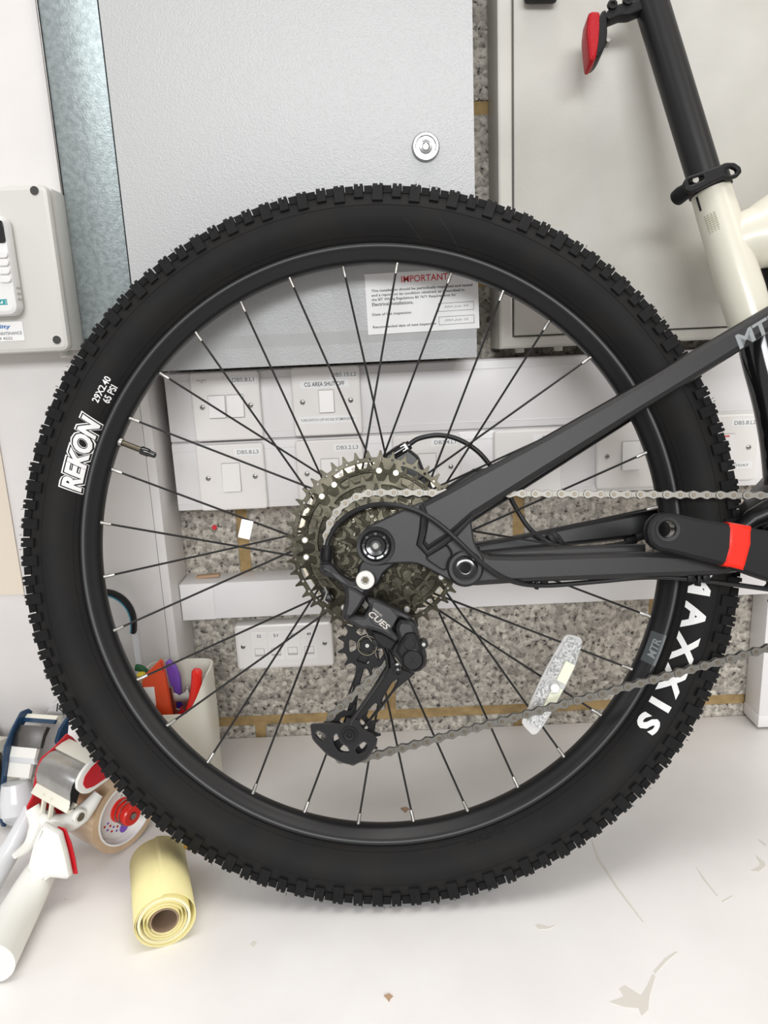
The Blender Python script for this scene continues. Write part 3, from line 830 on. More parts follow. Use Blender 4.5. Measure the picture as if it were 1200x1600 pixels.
for i in range(len(circles) - 1):
    c1, r1, s1, z1 = circles[i]; c2, r2, s2, z2 = circles[i + 1]
    p, q, th = tangent(c1, r1, s1, c2, r2, s2)
    if prev_in is not None:
        a0 = math.atan2(prev_in.y - c1.y, prev_in.x - c1.x); a1 = math.atan2(p.y - c1.y, p.x - c1.x)
        da = (a1 - a0) % (2 * PI) if s1 > 0 else -((a0 - a1) % (2 * PI))
        st = max(4, int(abs(da) * r1 / .002))
        for k in range(st): path.append((c1.x + r1 * cos(a0 + da * k / st), c1.y + r1 * sin(a0 + da * k / st), z1))
    st = max(2, int((q - p).length / .003))
    for k in range(st):
        f = k / st; path.append((p.x + (q.x - p.x) * f, p.y + (q.y - p.y) * f, z1 + (z2 - z1) * min(1, f)))
    prev_in = q
path = [Vector(p) for p in path]
def resample(path, step):
    out = [path[0]]; cur = path[0]; i = 1
    while i < len(path):
        d = (path[i] - cur).length
        if d >= step:
            # bisect inside the segment so the chord equals step
            a = path[i - 1] if (path[i - 1] - cur).length < step else cur
            b = path[i]; lo, hi = 0., 1.
            for _ in range(18):
                m_ = (lo + hi) / 2
                if (a.lerp(b, m_) - cur).length < step: lo = m_
                else: hi = m_
            cur = a.lerp(b, hi); out.append(cur)
        else: i += 1
    return out
pins = resample(path, .0127)
def peanut(r, waist):
    o1 = [(.0127 / 2 + r * cos(a), r * sin(a)) for a in [rad(x) for x in range(-120, 121, 24)]]
    o2 = [(-.0127 / 2 - r * cos(a), -r * sin(a)) for a in [rad(x) for x in range(-120, 121, 24)]]
    return o1 + [(0.0008, waist), (-.0008, waist)] + o2 + [(-.0008, -waist), (.0008, -waist)]
lo_ = MB()
for s_ in (1, -1):
    lo_.plate(peanut(.0043, .0025), s_ * .00185, s_ * .00285, M_CHAIN, bev=.0003)
for x in (-.00635, .00635):
    lo_.cyl((x, 0), .0019, -.0031, .0032, M_CHAINPIN, seg=12)
outer_me = lo_.data('chain_link')
li_ = MB()
for s_ in (1, -1):
    li_.plate(peanut(.0041, .0026), s_ * .0010, s_ * .0018, M_CHAIN, bev=.0002)
for x in (-.00635, .00635):
    li_.cyl((x, 0), .0038, -.0010, .0010, M_CHAIN, seg=12)
inner_me = li_.data('chain_link')
chain = MB().box((pins[0].x - .001, pins[0].y - .001, .0495), (pins[0].x + .001, pins[0].y + .001, .0505), M_CHAIN).build('chain', bike)
for k in range(len(pins) - 1):
    a, b = pins[k], pins[k + 1]; c = (a + b) / 2; d = b - a
    M_ = Matrix.Translation(c) @ Matrix.Rotation(math.atan2(d.y, d.x), 4, 'Z') @ Matrix.Rotation(-math.asin(max(-1, min(1, d.z / d.length))), 4, 'Y')
    inst(outer_me if k % 2 else inner_me, 'chain_link', chain, M_)

# chainring and crank ------------------------------------------------
ct, rpt = gear(32, (RC.x, RC.y))
mb = MB(); sc__ = rr_ / rpt
ct = [(RC.x + (x - RC.x) * sc__, RC.y + (y - RC.y) * sc__) for x, y in ct]
mb.plate(ct, .0485, .0515, M_BLACKM, holes=[soft([(RC.x + r * cos(a0 + a), RC.y + r * sin(a0 + a)) for r, a in ((.052, .1), (.052, 1.3), (.03, 1.2), (.03, .3))], .2) for a0 in (0, PI / 2, PI, 3 * PI / 2)], bev=.0006)
mb.build('chainring', bike, smooth=False)
nC = .088
cr_o = [(1042, 789), (1060, 791), (1100, 801), (1140, 812), (1200, 822), (1300, 845), (1318, 862), (1322, 880), (1310, 905), (1290, 918), (1200, 909), (1170, 905), (1131, 882), (1090, 871), (1042, 862), (1024, 858), (1009, 845), (1003, 828), (1008, 808), (1024, 793)]
cr_o = [(1044, 800), (1062, 803), (1100, 811), (1140, 818), (1200, 829), (1300, 845), (1318, 862), (1322, 880), (1310, 905), (1290, 918), (1245, 918), (1200, 909), (1131, 884), (1090, 874), (1046, 863), (1028, 860), (1014, 848), (1010, 831), (1014, 815), (1026, 803)]
P_ = soft(pol(B, cr_o, nC + .007), .25, 2)
pc = bp(1043, 827, nC + .007)
mb = MB(); mb.plate(P_, nC - .007, nC + .007, M_BLACKP, holes=[circ((pc.x, pc.y), .0078, 28)], bev=.0035)
mb.cyl((RC.x + .002, RC.y), .018, .040, nC - .005, M_BLACKM, seg=28)
crank = mb.build('crank_arm', bike)
mb = MB(); mb.lathe([(.0078, -.0135), (.0078, -.0005), (.0084, .0), (.0112, .0001), (.0114, -.0004), (.0114, -.006)], M_BLACKM, (pc.x, pc.y, nC + .0074), 32); mb.build('pedal_eye', crank)
mb = MB(); mb.lathe([(.0076, -.014), (.0072, -.012), (.0077, -.010), (.0072, -.008), (.0077, -.006), (.0076, -.003)], M_CHROME, (pc.x, pc.y, nC + .0072), 28); mb.build('pedal_thread', crank, label='bright pedal thread')
tp = [(1140, 814), (1175, 821), (1176, 850), (1166, 880), (1131, 873), (1140, 845)]
mb = MB(); mb.plate(pol(B, [(1139, 815.5), (1176, 822), (1176, 850), (1167, 884), (1163, 893), (1129, 884), (1137, 855)], nC + .0075), nC - .0075, nC + .0078, M_TAPE_R, bev=.0037); mb.build('reflective_band', crank, label='glossy red reflective tape band')

# swing arm: seat stay, drop-out, chain stay ---------------------------
mb = MB()
st_o = [(655, 787), (700, 764), (740, 741), (850, 682), (1000, 597), (1100, 537), (1200, 478), (1290, 424), (1298, 462), (1200, 521), (1169, 541), (1100, 584), (1000, 645), (850, 738), (740, 807), (705, 838), (668, 862), (655, 848), (661, 815)]
mb.plate(pol(B, st_o, .072), .050, .074, M_FRAME, bev=.0055)
stay = mb.build('seat_stay', bike, label='gunmetal seat stay running up to the right')
A, Bq = bp(1156, 534, .074), bp(1222, 494, .074)
mb = MB(); mb.text('MTR', M_STK2, (bp(1186, 515, .074).x, bp(1186, 515, .074).y), w=.050, h=.0135, n=.0741, rot=math.atan2(Bq.y - A.y, Bq.x - A.x), bold=.03, shear=.15); mb.build('frame_lettering', stay, label='pale grey lettering reading MTR')
# weld fillet
mb = MB(); mb.sweep([bp(x, y, .0725) for x, y in ((658, 789), (663, 803), (661, 830), (656, 850), (668, 864), (690, 850), (712, 834), (738, 808))], [.002, .0038, .004, .0038, .004, .0038, .003, .002], M_FRAME, seg=10); mb.build('weld_seam', stay)
do = [(558, 853), (561, 838), (573, 823), (600, 810), (657, 784), (700, 778), (735, 805), (742, 850), (757, 872), (755, 897), (742, 911), (724, 916), (706, 909), (655, 882), (640, 880), (612, 881), (590, 884), (570, 878)]
tri = [(664, 871), (696, 850), (706, 864), (700, 888), (692, 890)]
mb = MB()
mb.plate(soft(pol(B, do, .068), .25), .056, .0640, M_FRAME, bev=.001)
mb.plate(soft(pol(B, do, .071), .25), .0640, .0715, M_FRAME, holes=[soft(pol(B, tri, .0715), .25)], bev=.0018)
drop = mb.build('dropout', bike)
ac = bp(587, 853, .0715)
mb = MB(); mb.lathe([(.0155, 0), (.0185, .0015), (.0180, .0028), (.0150, .0022), (.0140, .0005)], M_FRAME, (ac.x, ac.y, .0708), 40); mb.build('axle_collar', drop)
mb = MB(); mb.lathe([(.0, .001), (.0050, .001), (.0055, .0045), (.0090, .0050), (.0105, .0030), (.0125, .0032), (.0135, .0048), (.0142, .0030), (.0145, .0)], M_BLACKG, (ac.x, ac.y, .0715), 40)
for k in range(8):
    a = 2 * PI * k / 8; mb.box((-.0012, -.0012, 0), (.0012, .0012, .0032), M_BLACKG, X=Matrix.Translation((ac.x + .0115 * cos(a), ac.y + .0115 * sin(a), .0735)) @ Matrix.Rotation(a, 4, 'Z'))
mb.lathe([(0, .0022), (.003, .0022)], M_STEEL, (ac.x, ac.y, .071), 8)
mb.build('axle_bolt', drop, label='gloss black axle bolt')
pv = bp(727, 888, .0735)
mb = MB(); mb.cyl((pv.x, pv.y), .0178, .052, .0735, M_FRAME, seg=36, bev=.0025)
mb.lathe([(0, 0), (.0045, 0), (.0050, .0020), (.0100, .0024), (.0118, .0014), (.0122, 0)], M_BLACKG, (pv.x, pv.y, .0735), 36)
mb.build('pivot_bolt', drop, label='gloss black pivot bolt')
mb = MB()
cs = [(728, 862), (748, 861), (766, 867), (800, 868), (850, 867), (1000, 862), (1140, 868), (1172, 882), (1160, 893), (1120, 899), (1000, 903), (850, 909), (790, 912), (745, 915), (728, 915)]
mb.plate(pol(B, cs, .066), .046, .0685, M_FRAME, bev=.005)
mb.build('chain_stay', bike, label='gunmetal chain stay below the crank')
mb = MB()
mb.plate(pol(B, [(757, 862), (800, 858), (900, 853), (1010, 850), (1010, 866), (900, 869), (800, 871), (768, 870)], .050), .040, .050, M_FRAME, bev=.003); mb.build('chain_stay_guard', bike)
# far side stays
mb = MB(); q = [(740, 848), (800, 838), (900, 818), (1030, 793), (1150, 772), (1160, 830), (1030, 838), (900, 852), (800, 862), (745, 868)]
mb.plate(pol(B, q, -.045), -.062, -.045, M_BLACKM, bev=.005); mb.build('far_chain_stay', bike, label='glossy black far side stay')
mb = MB(); mb.plate(pol(B, [(640, 800), (700, 758), (740, 732), (760, 731), (850, 700), (1000, 625), (1080, 570), (1080, 590), (1000, 650), (850, 745), (740, 815), (650, 860)], -.05), -.062, -.048, M_BLACKM, bev=.004); mb.build('far_seat_stay', bike)
mb = MB(); q = [(1020, 845), (1160, 775), (1210, 738), (1290, 730), (1300, 930), (1200, 905), (1160, 870)]
mb.plate(pol(B, [(1168, 800), (1185, 770), (1215, 738), (1290, 730), (1310, 935), (1200, 900), (1172, 850)], .0), -.03, .028, M_BLACKM, bev=.006)
mb.build('main_pivot_housing', bike)
mb = MB(); mb.sweep([bp(x, y, .032) for x, y in ((1150, 832), (1175, 812), (1200, 800), (1230, 790))], [.006, .010, .012, .014], M_BLACKM, seg=14); mb.build('rocker_link', bike)

# brake caliper and hose ---------------------------------------------
mb = MB()
ca = [(596, 712), (622, 693), (640, 700), (655, 712), (664, 735), (690, 790), (650, 800), (612, 760), (592, 735)]
mb.plate(soft(pol(B, ca, -.025), .25), -.058, -.028, M_BLACKM, bev=.004)
mb.build('brake_caliper', bike, label='black brake caliper behind the sprockets')
mb = MB(); X = arrow(bp(612, 712, -.03), bp(640, 695, -.03)); mb.cyl((0, 0), .006, 0, .017, M_BLACKG, seg=16, X=X); mb.cyl((0, 0), .0064, .012, .020, M_STEEL, seg=6, X=X); mb.cyl((0, 0), .0050, .020, .0235, M_BLACKG, seg=12, X=X); mb.build('hose_fitting', bike, label='steel hose fitting')
hose = spline([bp(x, y, n) for x, y, n in ((640, 694, -.03), (655, 685, -.03), (685, 680, -.03), (715, 686, -.03), (745, 704, -.03), (768, 730, -.032), (790, 762, -.034), (803, 788, -.034), (825, 823, -.034), (850, 843, -.036), (885, 855, -.036), (925, 856, -.036), (980, 848, -.036), (1030, 830, -.036), (1100, 800, -.036))], 6)
mb = MB(); mb.sweep(hose, .0027, M_CABLE, seg=12); mb.build('brake_hose', bike)
mb = MB()
for x, y in ((862, 842), (868, 838), (873, 843)):
    mb.box((-.003, -.006, -.004), (.003, .006, .005), M_BLACKP, bev=.001, X=Matrix.Translation(bp(x, y, -.038)) @ Matrix.Rotation(.6, 4, 'Z'))
mb.build('hose_clip', bike)
mb = MB()
for x, y in ((985, 845), (1000, 838)):
    mb.box((-.006, -.004, -.004), (.006, .004, .005), M_BLACKP, bev=.001, X=Matrix.Translation(bp(x, y, -.038)) @ Matrix.Rotation(.2, 4, 'Z'))
mb.build('hose_clip', bike)

# shift cable ----------------------------------------------------------
cab = spline([bp(x, y, n) for x, y, n in ((511, 853, .062), (514, 842, .062), (527, 820, .064), (548, 802, .068), (575, 791, .074), (602, 788, .080), (632, 792, .0825), (660, 802, .0835), (690, 822, .0835), (722, 851, .083), (748, 876, .081), (775, 896, .078), (800, 908, .072), (830, 914, .062), (870, 914, .058), (940, 908, .056), (1010, 902, .056), (1070, 904, .056), (1130, 911, .056), (1210, 922, .056))], 6)
mb = MB(); mb.sweep(cab, .0024, M_CABLE, seg=12); mb.build('shift_cable', bike)
for cx_, cy_ in ((838, 908), (1090, 903)):
    mb = MB()
    for dx in (-12, 12):
        c = bp(cx_ + dx, cy_ - 1, .056); mb.box(c - Vector((.0035, .004, .005)), c + Vector((.0035, .0045, .004)), M_BLACKP, bev=.001)
    c = bp(cx_, cy_ + 2, .057); mb.box(c - Vector((.0016, .0065, .005)), c + Vector((.0016, .005, .005)), M_BLACKP, bev=.0006)
    mb.build('cable_clip', bike)

# rear derailleur -------------------------------------------------------
def plate_px(mb, pts, n0, n1, m, holes=(), bev=.001, sm=.25):
    nn = max(n0, n1)
    mb.plate(soft(pol(B, pts, nn), sm) if sm else pol(B, pts, nn), n0, n1, m, holes=holes, bev=bev); return mb
mb = MB(); plate_px(mb, [(562, 880), (575, 868), (600, 868), (622, 878), (600, 895), (590, 915), (572, 925), (556, 912), (558, 895)], .058, .068, M_BLACKM, bev=.002)
hang = mb.build('derailleur_hanger', bike)
hb = bp(571, 906, .078)
mb = MB()
plate_px(mb, [(499, 880), (518, 880), (533, 897), (552, 908), (562, 893), (578, 893), (588, 905), (584, 920), (574, 931), (566, 945), (554, 964), (545, 976), (532, 966), (538, 940), (537, 922), (524, 907), (501, 899)], .056, .078, M_DERA, bev=.006)
plate_px(mb, [(540, 915), (556, 920), (572, 932), (562, 950), (549, 968), (536, 962), (541, 940)], .078, .084, M_DERA, bev=.005)
der = mb.build('derailleur_body', bike, label='dark grey derailleur body with its mount knuckle')
mb = MB(); mb.lathe([(0, .0012), (.0036, .0012), (.0040, .0034), (.0085, .0034), (.0092, .0026), (.0092, 0)], M_STEEL, (hb.x, hb.y, .0785), 36)
mb.lathe([(0, .0014), (.0034, .0014)], M_CHAINPIN, (hb.x, hb.y, .0785), 6); mb.build('mounting_bolt', der, label='silver hex mounting bolt')
a_, b_ = bp(511, 852, .064), bp(509, 884, .064)
mb = MB(); X = arrow(a_, b_); L_ = (b_ - a_).length
mb.lathe([(0, 0), (.0040, 0), (.0052, .002), (.0056, L_ * .75), (.0052, L_ * .8), (0, L_ * .8)], M_BLACKP, (0, 0, 0), 20, X=X)
for k in range(14):
    t = 2 * PI * k / 14; mb.box((.0052, -.0005, .003), (.0060, .0005, L_ * .72), M_BLACKP, X=X @ Matrix.Rotation(t, 4, 'Z'))
mb.cyl((0, 0), .0058, L_ * .8, L_ * 1.35, M_DERA, seg=20, X=X)
mb.build('barrel_adjuster', der)
# parallelogram outer link
mb = MB()
lk = [(573, 934), (586, 935), (612, 948), (643, 963), (640, 971), (625, 964), (617, 972), (613, 984), (624, 999), (619, 1004), (596, 990), (575, 983), (566, 985), (545, 973), (543, 966), (556, 962), (568, 963), (576, 950)]
plate_px(mb, lk, .080, .092, M_DERA, bev=.0035, sm=.15)
plate_px(mb, [(583, 938), (610, 950), (622, 964), (611, 984), (585, 977), (577, 968)], .092, .0935, M_DERA, bev=.0012, sm=.15)
link = mb.build('parallelogram_link', bike, label='dark grey derailleur link lettered CUES')
tcn = bp(594, 966, .0936); t1 = bp(579, 958, .0936); t2 = bp(609, 983, .0936)
M_ST = mat('silver_print', (.50, .47, .43), .4)
mb = MB(); rr2 = math.atan2(t2.y - t1.y, t2.x - t1.x)
mb.text('CUES', M_ST, (tcn.x - .001, tcn.y - .002), w=.0225, h=.0058, n=.0936, rot=rr2, bold=.02, shear=.2)
tq = bp(590, 957, .0936); mb.text('SHIMANO', M_ST, (tq.x, tq.y), w=.0105, h=.0020, n=.0936, rot=rr2)
mb.build('link_lettering', link)
mb = MB()
plate_px(mb, [(580, 985), (600, 990), (622, 1003), (612, 1018), (596, 1012), (584, 1000)], .060, .078, M_BLACKP, bev=.002)
plate_px(mb, [(575, 945), (640, 965), (650, 985), (612, 1000), (560, 975)], .058, .074, M_BLACKM, bev=.002)
mb.build('inner_link', bike)
# lower knuckle
mb = MB()
plate_px(mb, [(624, 966), (642, 968), (650, 974), (657, 998), (662, 1012), (667, 1024), (667, 1040), (658, 1050), (645, 1053), (632, 1046), (611, 1020), (616, 1008), (622, 1003), (616, 986), (617, 975)], .066, .088, M_DERA, bev=.005)
plate_px(mb, [(633, 990), (648, 988), (658, 1004), (662, 1030), (652, 1045), (636, 1042), (617, 1018)], .086, .094, M_BLACKP, bev=.003)
knk = mb.build('lower_knuckle', bike)
kc = bp(645, 1032, .096)
mb = MB(); mb.lathe([(0, .0015), (.0085, .0015), (.0095, .0030), (.0105, .0020), (.0108, -.004)], M_BLACKM, (kc.x, kc.y, .093), 32)
mb.text('X', M_BLACKG, (kc.x, kc.y), w=.006, h=.006, n=.0946, bold=.05); mb.build('knuckle_cap', knk)
kc2 = bp(640, 1006, .094); mb = MB(); mb.cyl((kc2.x, kc2.y), .0056, .090, .0948, M_BLACKP, seg=22); mb.build('pivot_cap', knk)
kc3 = bp(662, 1007, .088); mb = MB(); mb.cyl((kc3.x, kc3.y), .0042, .074, .088, M_BLACKM, seg=20); mb.cyl((kc3.x, kc3.y), .0018, .088, .0886, M_STEEL, seg=8); mb.build('adjusting_screw', knk)
for x, y in ((621, 1042), (622, 1050), (609, 1004)):
    c = bp(x, y, .066); mb = MB(); mb.lathe([(0, .001), (.0014, .001), (.0020, .0022), (.0036, .0020), (.0036, -.004)], M_BLACKG, (c.x, c.y, .066), 16); mb.build('limit_screw', knk)
# cage plates
h1 = soft(pol(B, [(598, 1092), (613, 1066), (622, 1061), (612, 1080), (596, 1100)], .054), .25)
h2 = soft(pol(B, [(560, 1128), (586, 1098), (592, 1103), (575, 1126), (566, 1135)], .054), .25)
h3 = soft(pol(B, [(493, 1147), (497, 1142), (508, 1148), (509, 1158), (502, 1157)], .056), .25)
h4 = soft(pol(B, [(521, 1151), (526, 1146), (531, 1160), (543, 1168), (546, 1175), (530, 1174), (522, 1162)], .056), .25)
h5 = soft(pol(B, [(555, 1170), (568, 1159), (574, 1163), (570, 1173), (558, 1178)], .056), .25)
mb = MB()
plate_px(mb, [(600, 1010), (612, 1018), (618, 1032), (632, 1046), (650, 1052), (636, 1064), (618, 1078), (596, 1108), (578, 1128), (566, 1142), (548, 1150), (541, 1130), (558, 1110), (590, 1062), (604, 1040), (605, 1026)], .0500, .0545, M_BLACKM, holes=[h1, h2], bev=.0015)
cage = mb.build('cage_plate', bike)
mb = MB(); mb.sweep([bp(x, y, .0555) for x, y in ((598, 1008), (605, 1024), (607, 1042), (592, 1066), (565, 1104), (548, 1128), (545, 1146))], [.002, .0024, .0024, .0022, .002, .002, .002], M_BLACKG, seg=8); mb.build('cage_rib', cage)
mb = MB()
plate_px(mb, [(484, 1132), (500, 1131), (538, 1131), (541, 1122), (560, 1124), (567, 1138), (583, 1148), (590, 1156), (588, 1166), (574, 1187), (552, 1197), (534, 1193), (510, 1180), (487, 1156)], .0525, .0570, M_BLACKG, holes=[h3, h4, h5], bev=.0015, sm=.2)
mb.build('cage_guard', cage)
mb = MB(); plate_px(mb, [(556, 1005), (580, 1000), (590, 1015), (570, 1040), (562, 1070), (556, 1110), (562, 1150), (540, 1165), (532, 1140), (546, 1100), (556, 1050)], .0300, .0330, M_BLACKM, bev=.001); mb.build('inner_cage_plate', cage)
for nm, G_, Nt in (('guide_pulley', G1, 13), ('tension_pulley', G2, 13)):
    out, rp = gear(Nt, (G_.x, G_.y), tip=.0036, root=.0030)
    hs = []
    for k in range(5):
        a0 = 2 * PI * k / 5 + .3
        hs.append(soft([(G_.x + r * cos(a), G_.y + r * sin(a)) for r, a in ((.0195, a0), (.0195, a0 + .75), (.0115, a0 + .70), (.0115, a0 + .05))], .3))
    mb = MB(); mb.plate(out, .0388, .0412, M_BLACKP, holes=hs, bev=.0004)
    pu = mb.build(nm, bike, smooth=False)
    mb = MB(); mb.lathe([(.0, .0), (.0085, .0), (.0092, .0012), (.0100, .0012), (.0105, 0)], M_COGH if nm == 'guide_pulley' else M_BLACKM, (G_.x, G_.y, .0412), 28)
    mb.cyl((G_.x, G_.y), .0075, .033, .0430, M_BLACKP, seg=24); mb.cyl((G_.x, G_.y), .0022, .043, .0438, M_STEEL, seg=6)
    mb.build('pulley_bearing', pu)
c = bp(546, 1148, .057)
mb = MB(); mb.lathe([(0, .0008), (.0022, .0008), (.0026, .0020), (.0052, .0022), (.0060, .0012), (.0082, .0012), (.0086, 0)], M_BLACKP, (c.x, c.y, .0568), 30); mb.build('pulley_bolt', cage)
mb = MB(); mb.sweep([bp(x, y, .060) for x, y in ((571, 985), (577, 996), (583, 1004))], .0008, M_STEEL, seg=6); mb.box((-.0035, -.004, -.003), (.0035, .004, .003), M_DERA, bev=.001, X=Matrix.Translation(bp(588, 1002, .060)) @ Matrix.Rotation(-.6, 4, 'Z')); mb.build('cable_anchor', der)
mb = MB()
for x, y, n in ((508, 925, .05), (512, 935, .05)):
    mb.box((-.004, -.004, -.003), (.004, .004, .003), M_BLACKM, bev=.001, X=Matrix.Translation(bp(x, y, n)) @ Matrix.Rotation(.5, 4, 'Z'))
mb.sweep([bp(x, y, .054) for x, y in ((507, 917), (511, 925), (506, 938), (513, 943))], .0012, M_STEEL, seg=8)
mb.build('cable_pinch_bolt', der)

# seat tube, post, clamp, reflector ---------------------------------------
mb = MB()
sp_ = [bp(1018, 6, 0), bp(1096, 262, 0), bp(1120, 342, 0)]
d_ = (sp_[0] - sp_[1]).normalized()
mb.sweep([sp_[1] - d_ * .05, sp_[1] + d_ * .20], .0172, M_POST, seg=40); mb.build('seat_post', bike)
mb = MB()
ax0, ax1 = bp(1111, 300, 0), bp(1172, 500, 0); dt = (ax1 - ax0).normalized()
mb.sweep([ax0 - dt * .008, ax0, ax0 + dt * .05, ax0 + dt * .11, ax0 + dt * .150], [.0198, .0200, .0212, .0228, .0215], M_SEATT, seg=40)
# black lower part of the seat tube
stt = mb.build('seat_tube', bike, label='cream painted seat tube')
mb = MB(); mb.sweep(spline([bp(x, y, .0) for x, y in ((1178, 505), (1190, 560), (1207, 625), (1219, 690), (1226, 760))], 5), .0195, M_BLACKG, seg=32); mb.build('shock_tube', bike, label='gloss black tube below the seat tube')
mb = MB(); mb.sweep([bp(1198, 400, -.012), bp(1222, 470, -.012), bp(1240, 540, -.008)], .0105, M_BLACKM, seg=20); mb.build('shock_body', bike)
mb = MB(); mb.sweep(spline([bp(x, y, 0) for x, y in ((1140, 385), (1165, 375), (1195, 367), (1250, 340), (1330, 300))], 5), [.024 + .001 * k for k in range(21)], M_SEATT, seg=36, flat=.82, ref=(0, 0, 1)); mb.build('top_tube', bike, label='cream painted top tube')
mb = MB()
mb.sweep([ax0 - dt * .0165, ax0 - dt * .0155, ax0 - dt * .001, ax0], [.0200, .0215, .0218, .0205], M_BLACKP, seg=40)
clamp = mb.build('seat_clamp', bike, label='black seat clamp')
mb = MB()
plate_px(mb, [(1068, 285), (1074, 275), (1096, 268), (1124, 258), (1134, 253), (1148, 253), (1158, 260), (1160, 268), (1154, 275), (1142, 279), (1132, 277), (1110, 287), (1092, 297), (1080, 300), (1070, 296)], .022, .028, M_BLACKP, holes=[soft(pol(B, [(1134, 264), (1142, 260), (1151, 264), (1150, 270), (1141, 273), (1134, 270)], .028), .3), soft(pol(B, [(1076, 281), (1100, 273), (1100, 280), (1078, 289)], .028), .2)], bev=.0018)
mb.build('clamp_lever', clamp)
mb = MB(); mb.sweep([bp(x, y, n) for x, y, n in ((1058, 309, .004), (1064, 304, .010), (1082, 292, .020))], [.0082, .0084, .0070], M_BLACKP, seg=20); mb.build('clamp_nut', clamp)
mb = MB(); c = bp(1087, 281, .026); mb.cyl((c.x, c.y), .0035, .020, .0265, M_STEEL, seg=16); mb.build('clamp_pin', clamp)
c = bp(1101, 349, .018)
mb = MB(); rt = math.atan2(dt.y, dt.x) + PI / 2
tu = Vector((cos(rt), sin(rt), 0))
for k in range(9):
    ww = [.003, .004, .0045, .005, .0048, .0046, .005, .004, .003][k] * .8
    p = ax0 + dt * (.026 + .0022 * k); rad_ = .0210
    for j in range(4):
        aa = rad(-62 + j * 9); q0 = p + tu * (rad_ * sin(aa)) + Vector((0, 0, rad_ * cos(aa)))
        mb.box((-ww * .32, -.0004, -.0003), (ww * .32, .0004, .0003), M_OLIVEBADGE, X=Matrix.Translation(q0) @ Matrix.Rotation(rt, 4, 'Z') @ Matrix.Rotation(aa, 4, 'Y'))
mb.build('tube_badge', stt, label='small striped badge print')
mb = MB(); aa = rad(-70); p = ax0 + dt * .010 + tu * (.0203 * sin(aa)) + Vector((0, 0, .0203 * cos(aa)))
mb.box((-.0012, -.008, -.0004), (.0012, .007, .0005), M_BLACKG, X=Matrix.Translation(p) @ Matrix.Rotation(rt, 4, 'Z') @ Matrix.Rotation(aa, 4, 'Y')); mb.build('tube_slot', stt)
# rear reflector on its bracket
mb = MB()
plate_px(mb, [(948, 17), (955, 10), (966, 5), (990, 0), (1012, -4), (1018, 8), (1000, 16), (985, 22), (972, 22), (962, 26), (952, 30), (945, 24)], -.006, .009, M_BLACKP, bev=.002)
for x, y in ((957, 7), (981, 0)):
    c = bp(x, y, .010); mb.lathe([(0, .001), (.0018, .001), (.0024, .0025), (.0050, .0022), (.0054, -.001)], M_BLACKM, (c.x, c.y, .009), 18)
brk = mb.build('reflector_bracket', bike)
mb = MB(); plate_px(mb, [(941, 16), (948, 14), (950, 50), (946, 72), (940, 82), (931, 90), (933, 60), (934, 30)], -.016, .014, M_BLACKP, bev=.002); mb.build('reflector_back', brk)
mb = MB(); plate_px(mb, [(920, 19), (926, 16), (938, 17), (941, 40), (938, 70), (933, 88), (928, 94), (922, 94), (920, 80), (917, 45)], -.013, .014, M_REFLR, bev=.003); 
mb.build('rear_reflector', brk, label='red rear reflector')
mb = MB(); q = bp(950, 64, .004); mb.cyl((q.x, q.y), .0025, -.004, .006, M_STEEL, seg=12); mb.build('reflector_screw', brk)
mb = MB(); c = bp(846, -1, -.02); mb.box(c - Vector((.018, .0, .01)), c + Vector((.018, .02, .01)), M_BLACKP, bev=.004); mb.build('saddle_rail_end', bike)
# ------------------------------------------------------------------ things on the left
# alarm enclosure
G = wallf(.0808)
c0 = G.hit(102, 303); c1 = G.hit(135, 546)
ex, ez0, ez1 = c0.x, c1.y, c0.y
F = G.at(ex, ez0)
t = thing('junction_enclosure', 'grey plastic enclosure box with round corner screw holes at the left edge', 'enclosure', F)
eh = ez1 - ez0
MB().box((-.24, 0, 0), (0, eh, .038), M_ABS, bev=.003).build('box_body', t)
mb = MB(); mb.plate(rrect(-.242, -.001, .001, eh + .001, .008), .038, .052, M_ABS, bev=.005)
lid = mb.build('box_lid', t)
G2_ = wallf(.0808 + .052)
for x, y in ((54, 298), (89, 531)):
    c = G2_.hit(x, y); m2 = MB(); m2.lathe([(0, -.0002), (.0042, -.0002), (.0046, .0002)], M_HOLE, (c.x - ex, c.y - ez0, .0523), 24)
    m2.lathe([(.0044, 0), (.0048, .0006), (.0056, 0)], M_ABS, (c.x - ex, c.y - ez0, .052), 24); m2.build('screw_hole', lid)
m2 = MB(); m2.cyl((-.016, 0), .007, 0, .008, M_ABS, seg=18, X=Matrix.Translation((0, 0, .02)) @ Matrix.Rotation(rad(90), 4, 'X')); m2.build('cable_gland', t)
# service sticker
c = G2_.hit(37, 517)
st = thing('service_sticker', 'small white service sticker with blue and grey print on the enclosure lid', 'sticker', G2_.at(c.x, c.y, .0003))
X = Matrix.Identity(4)
xr = 0; MB().box((-.10, -.0105, 0), (0.0, .0105, .0003), M_LABEL).build('sticker_paper', st)
m2 = MB(); m2.text('bility', M_BLUEINK, (-.0235, .0050), w=.0195, h=.0055, n=.0003, bold=.03); m2.text('& MAINTENANCE', M_GREYINK, (-.0185, -.0020), w=.033, h=.0034, n=.0003, bold=.02); m2.text('789 4222', M_GREYINK, (-.0235, -.0074), w=.020, h=.0030, n=.0003, bold=.02); m2.build('sticker_print', st)
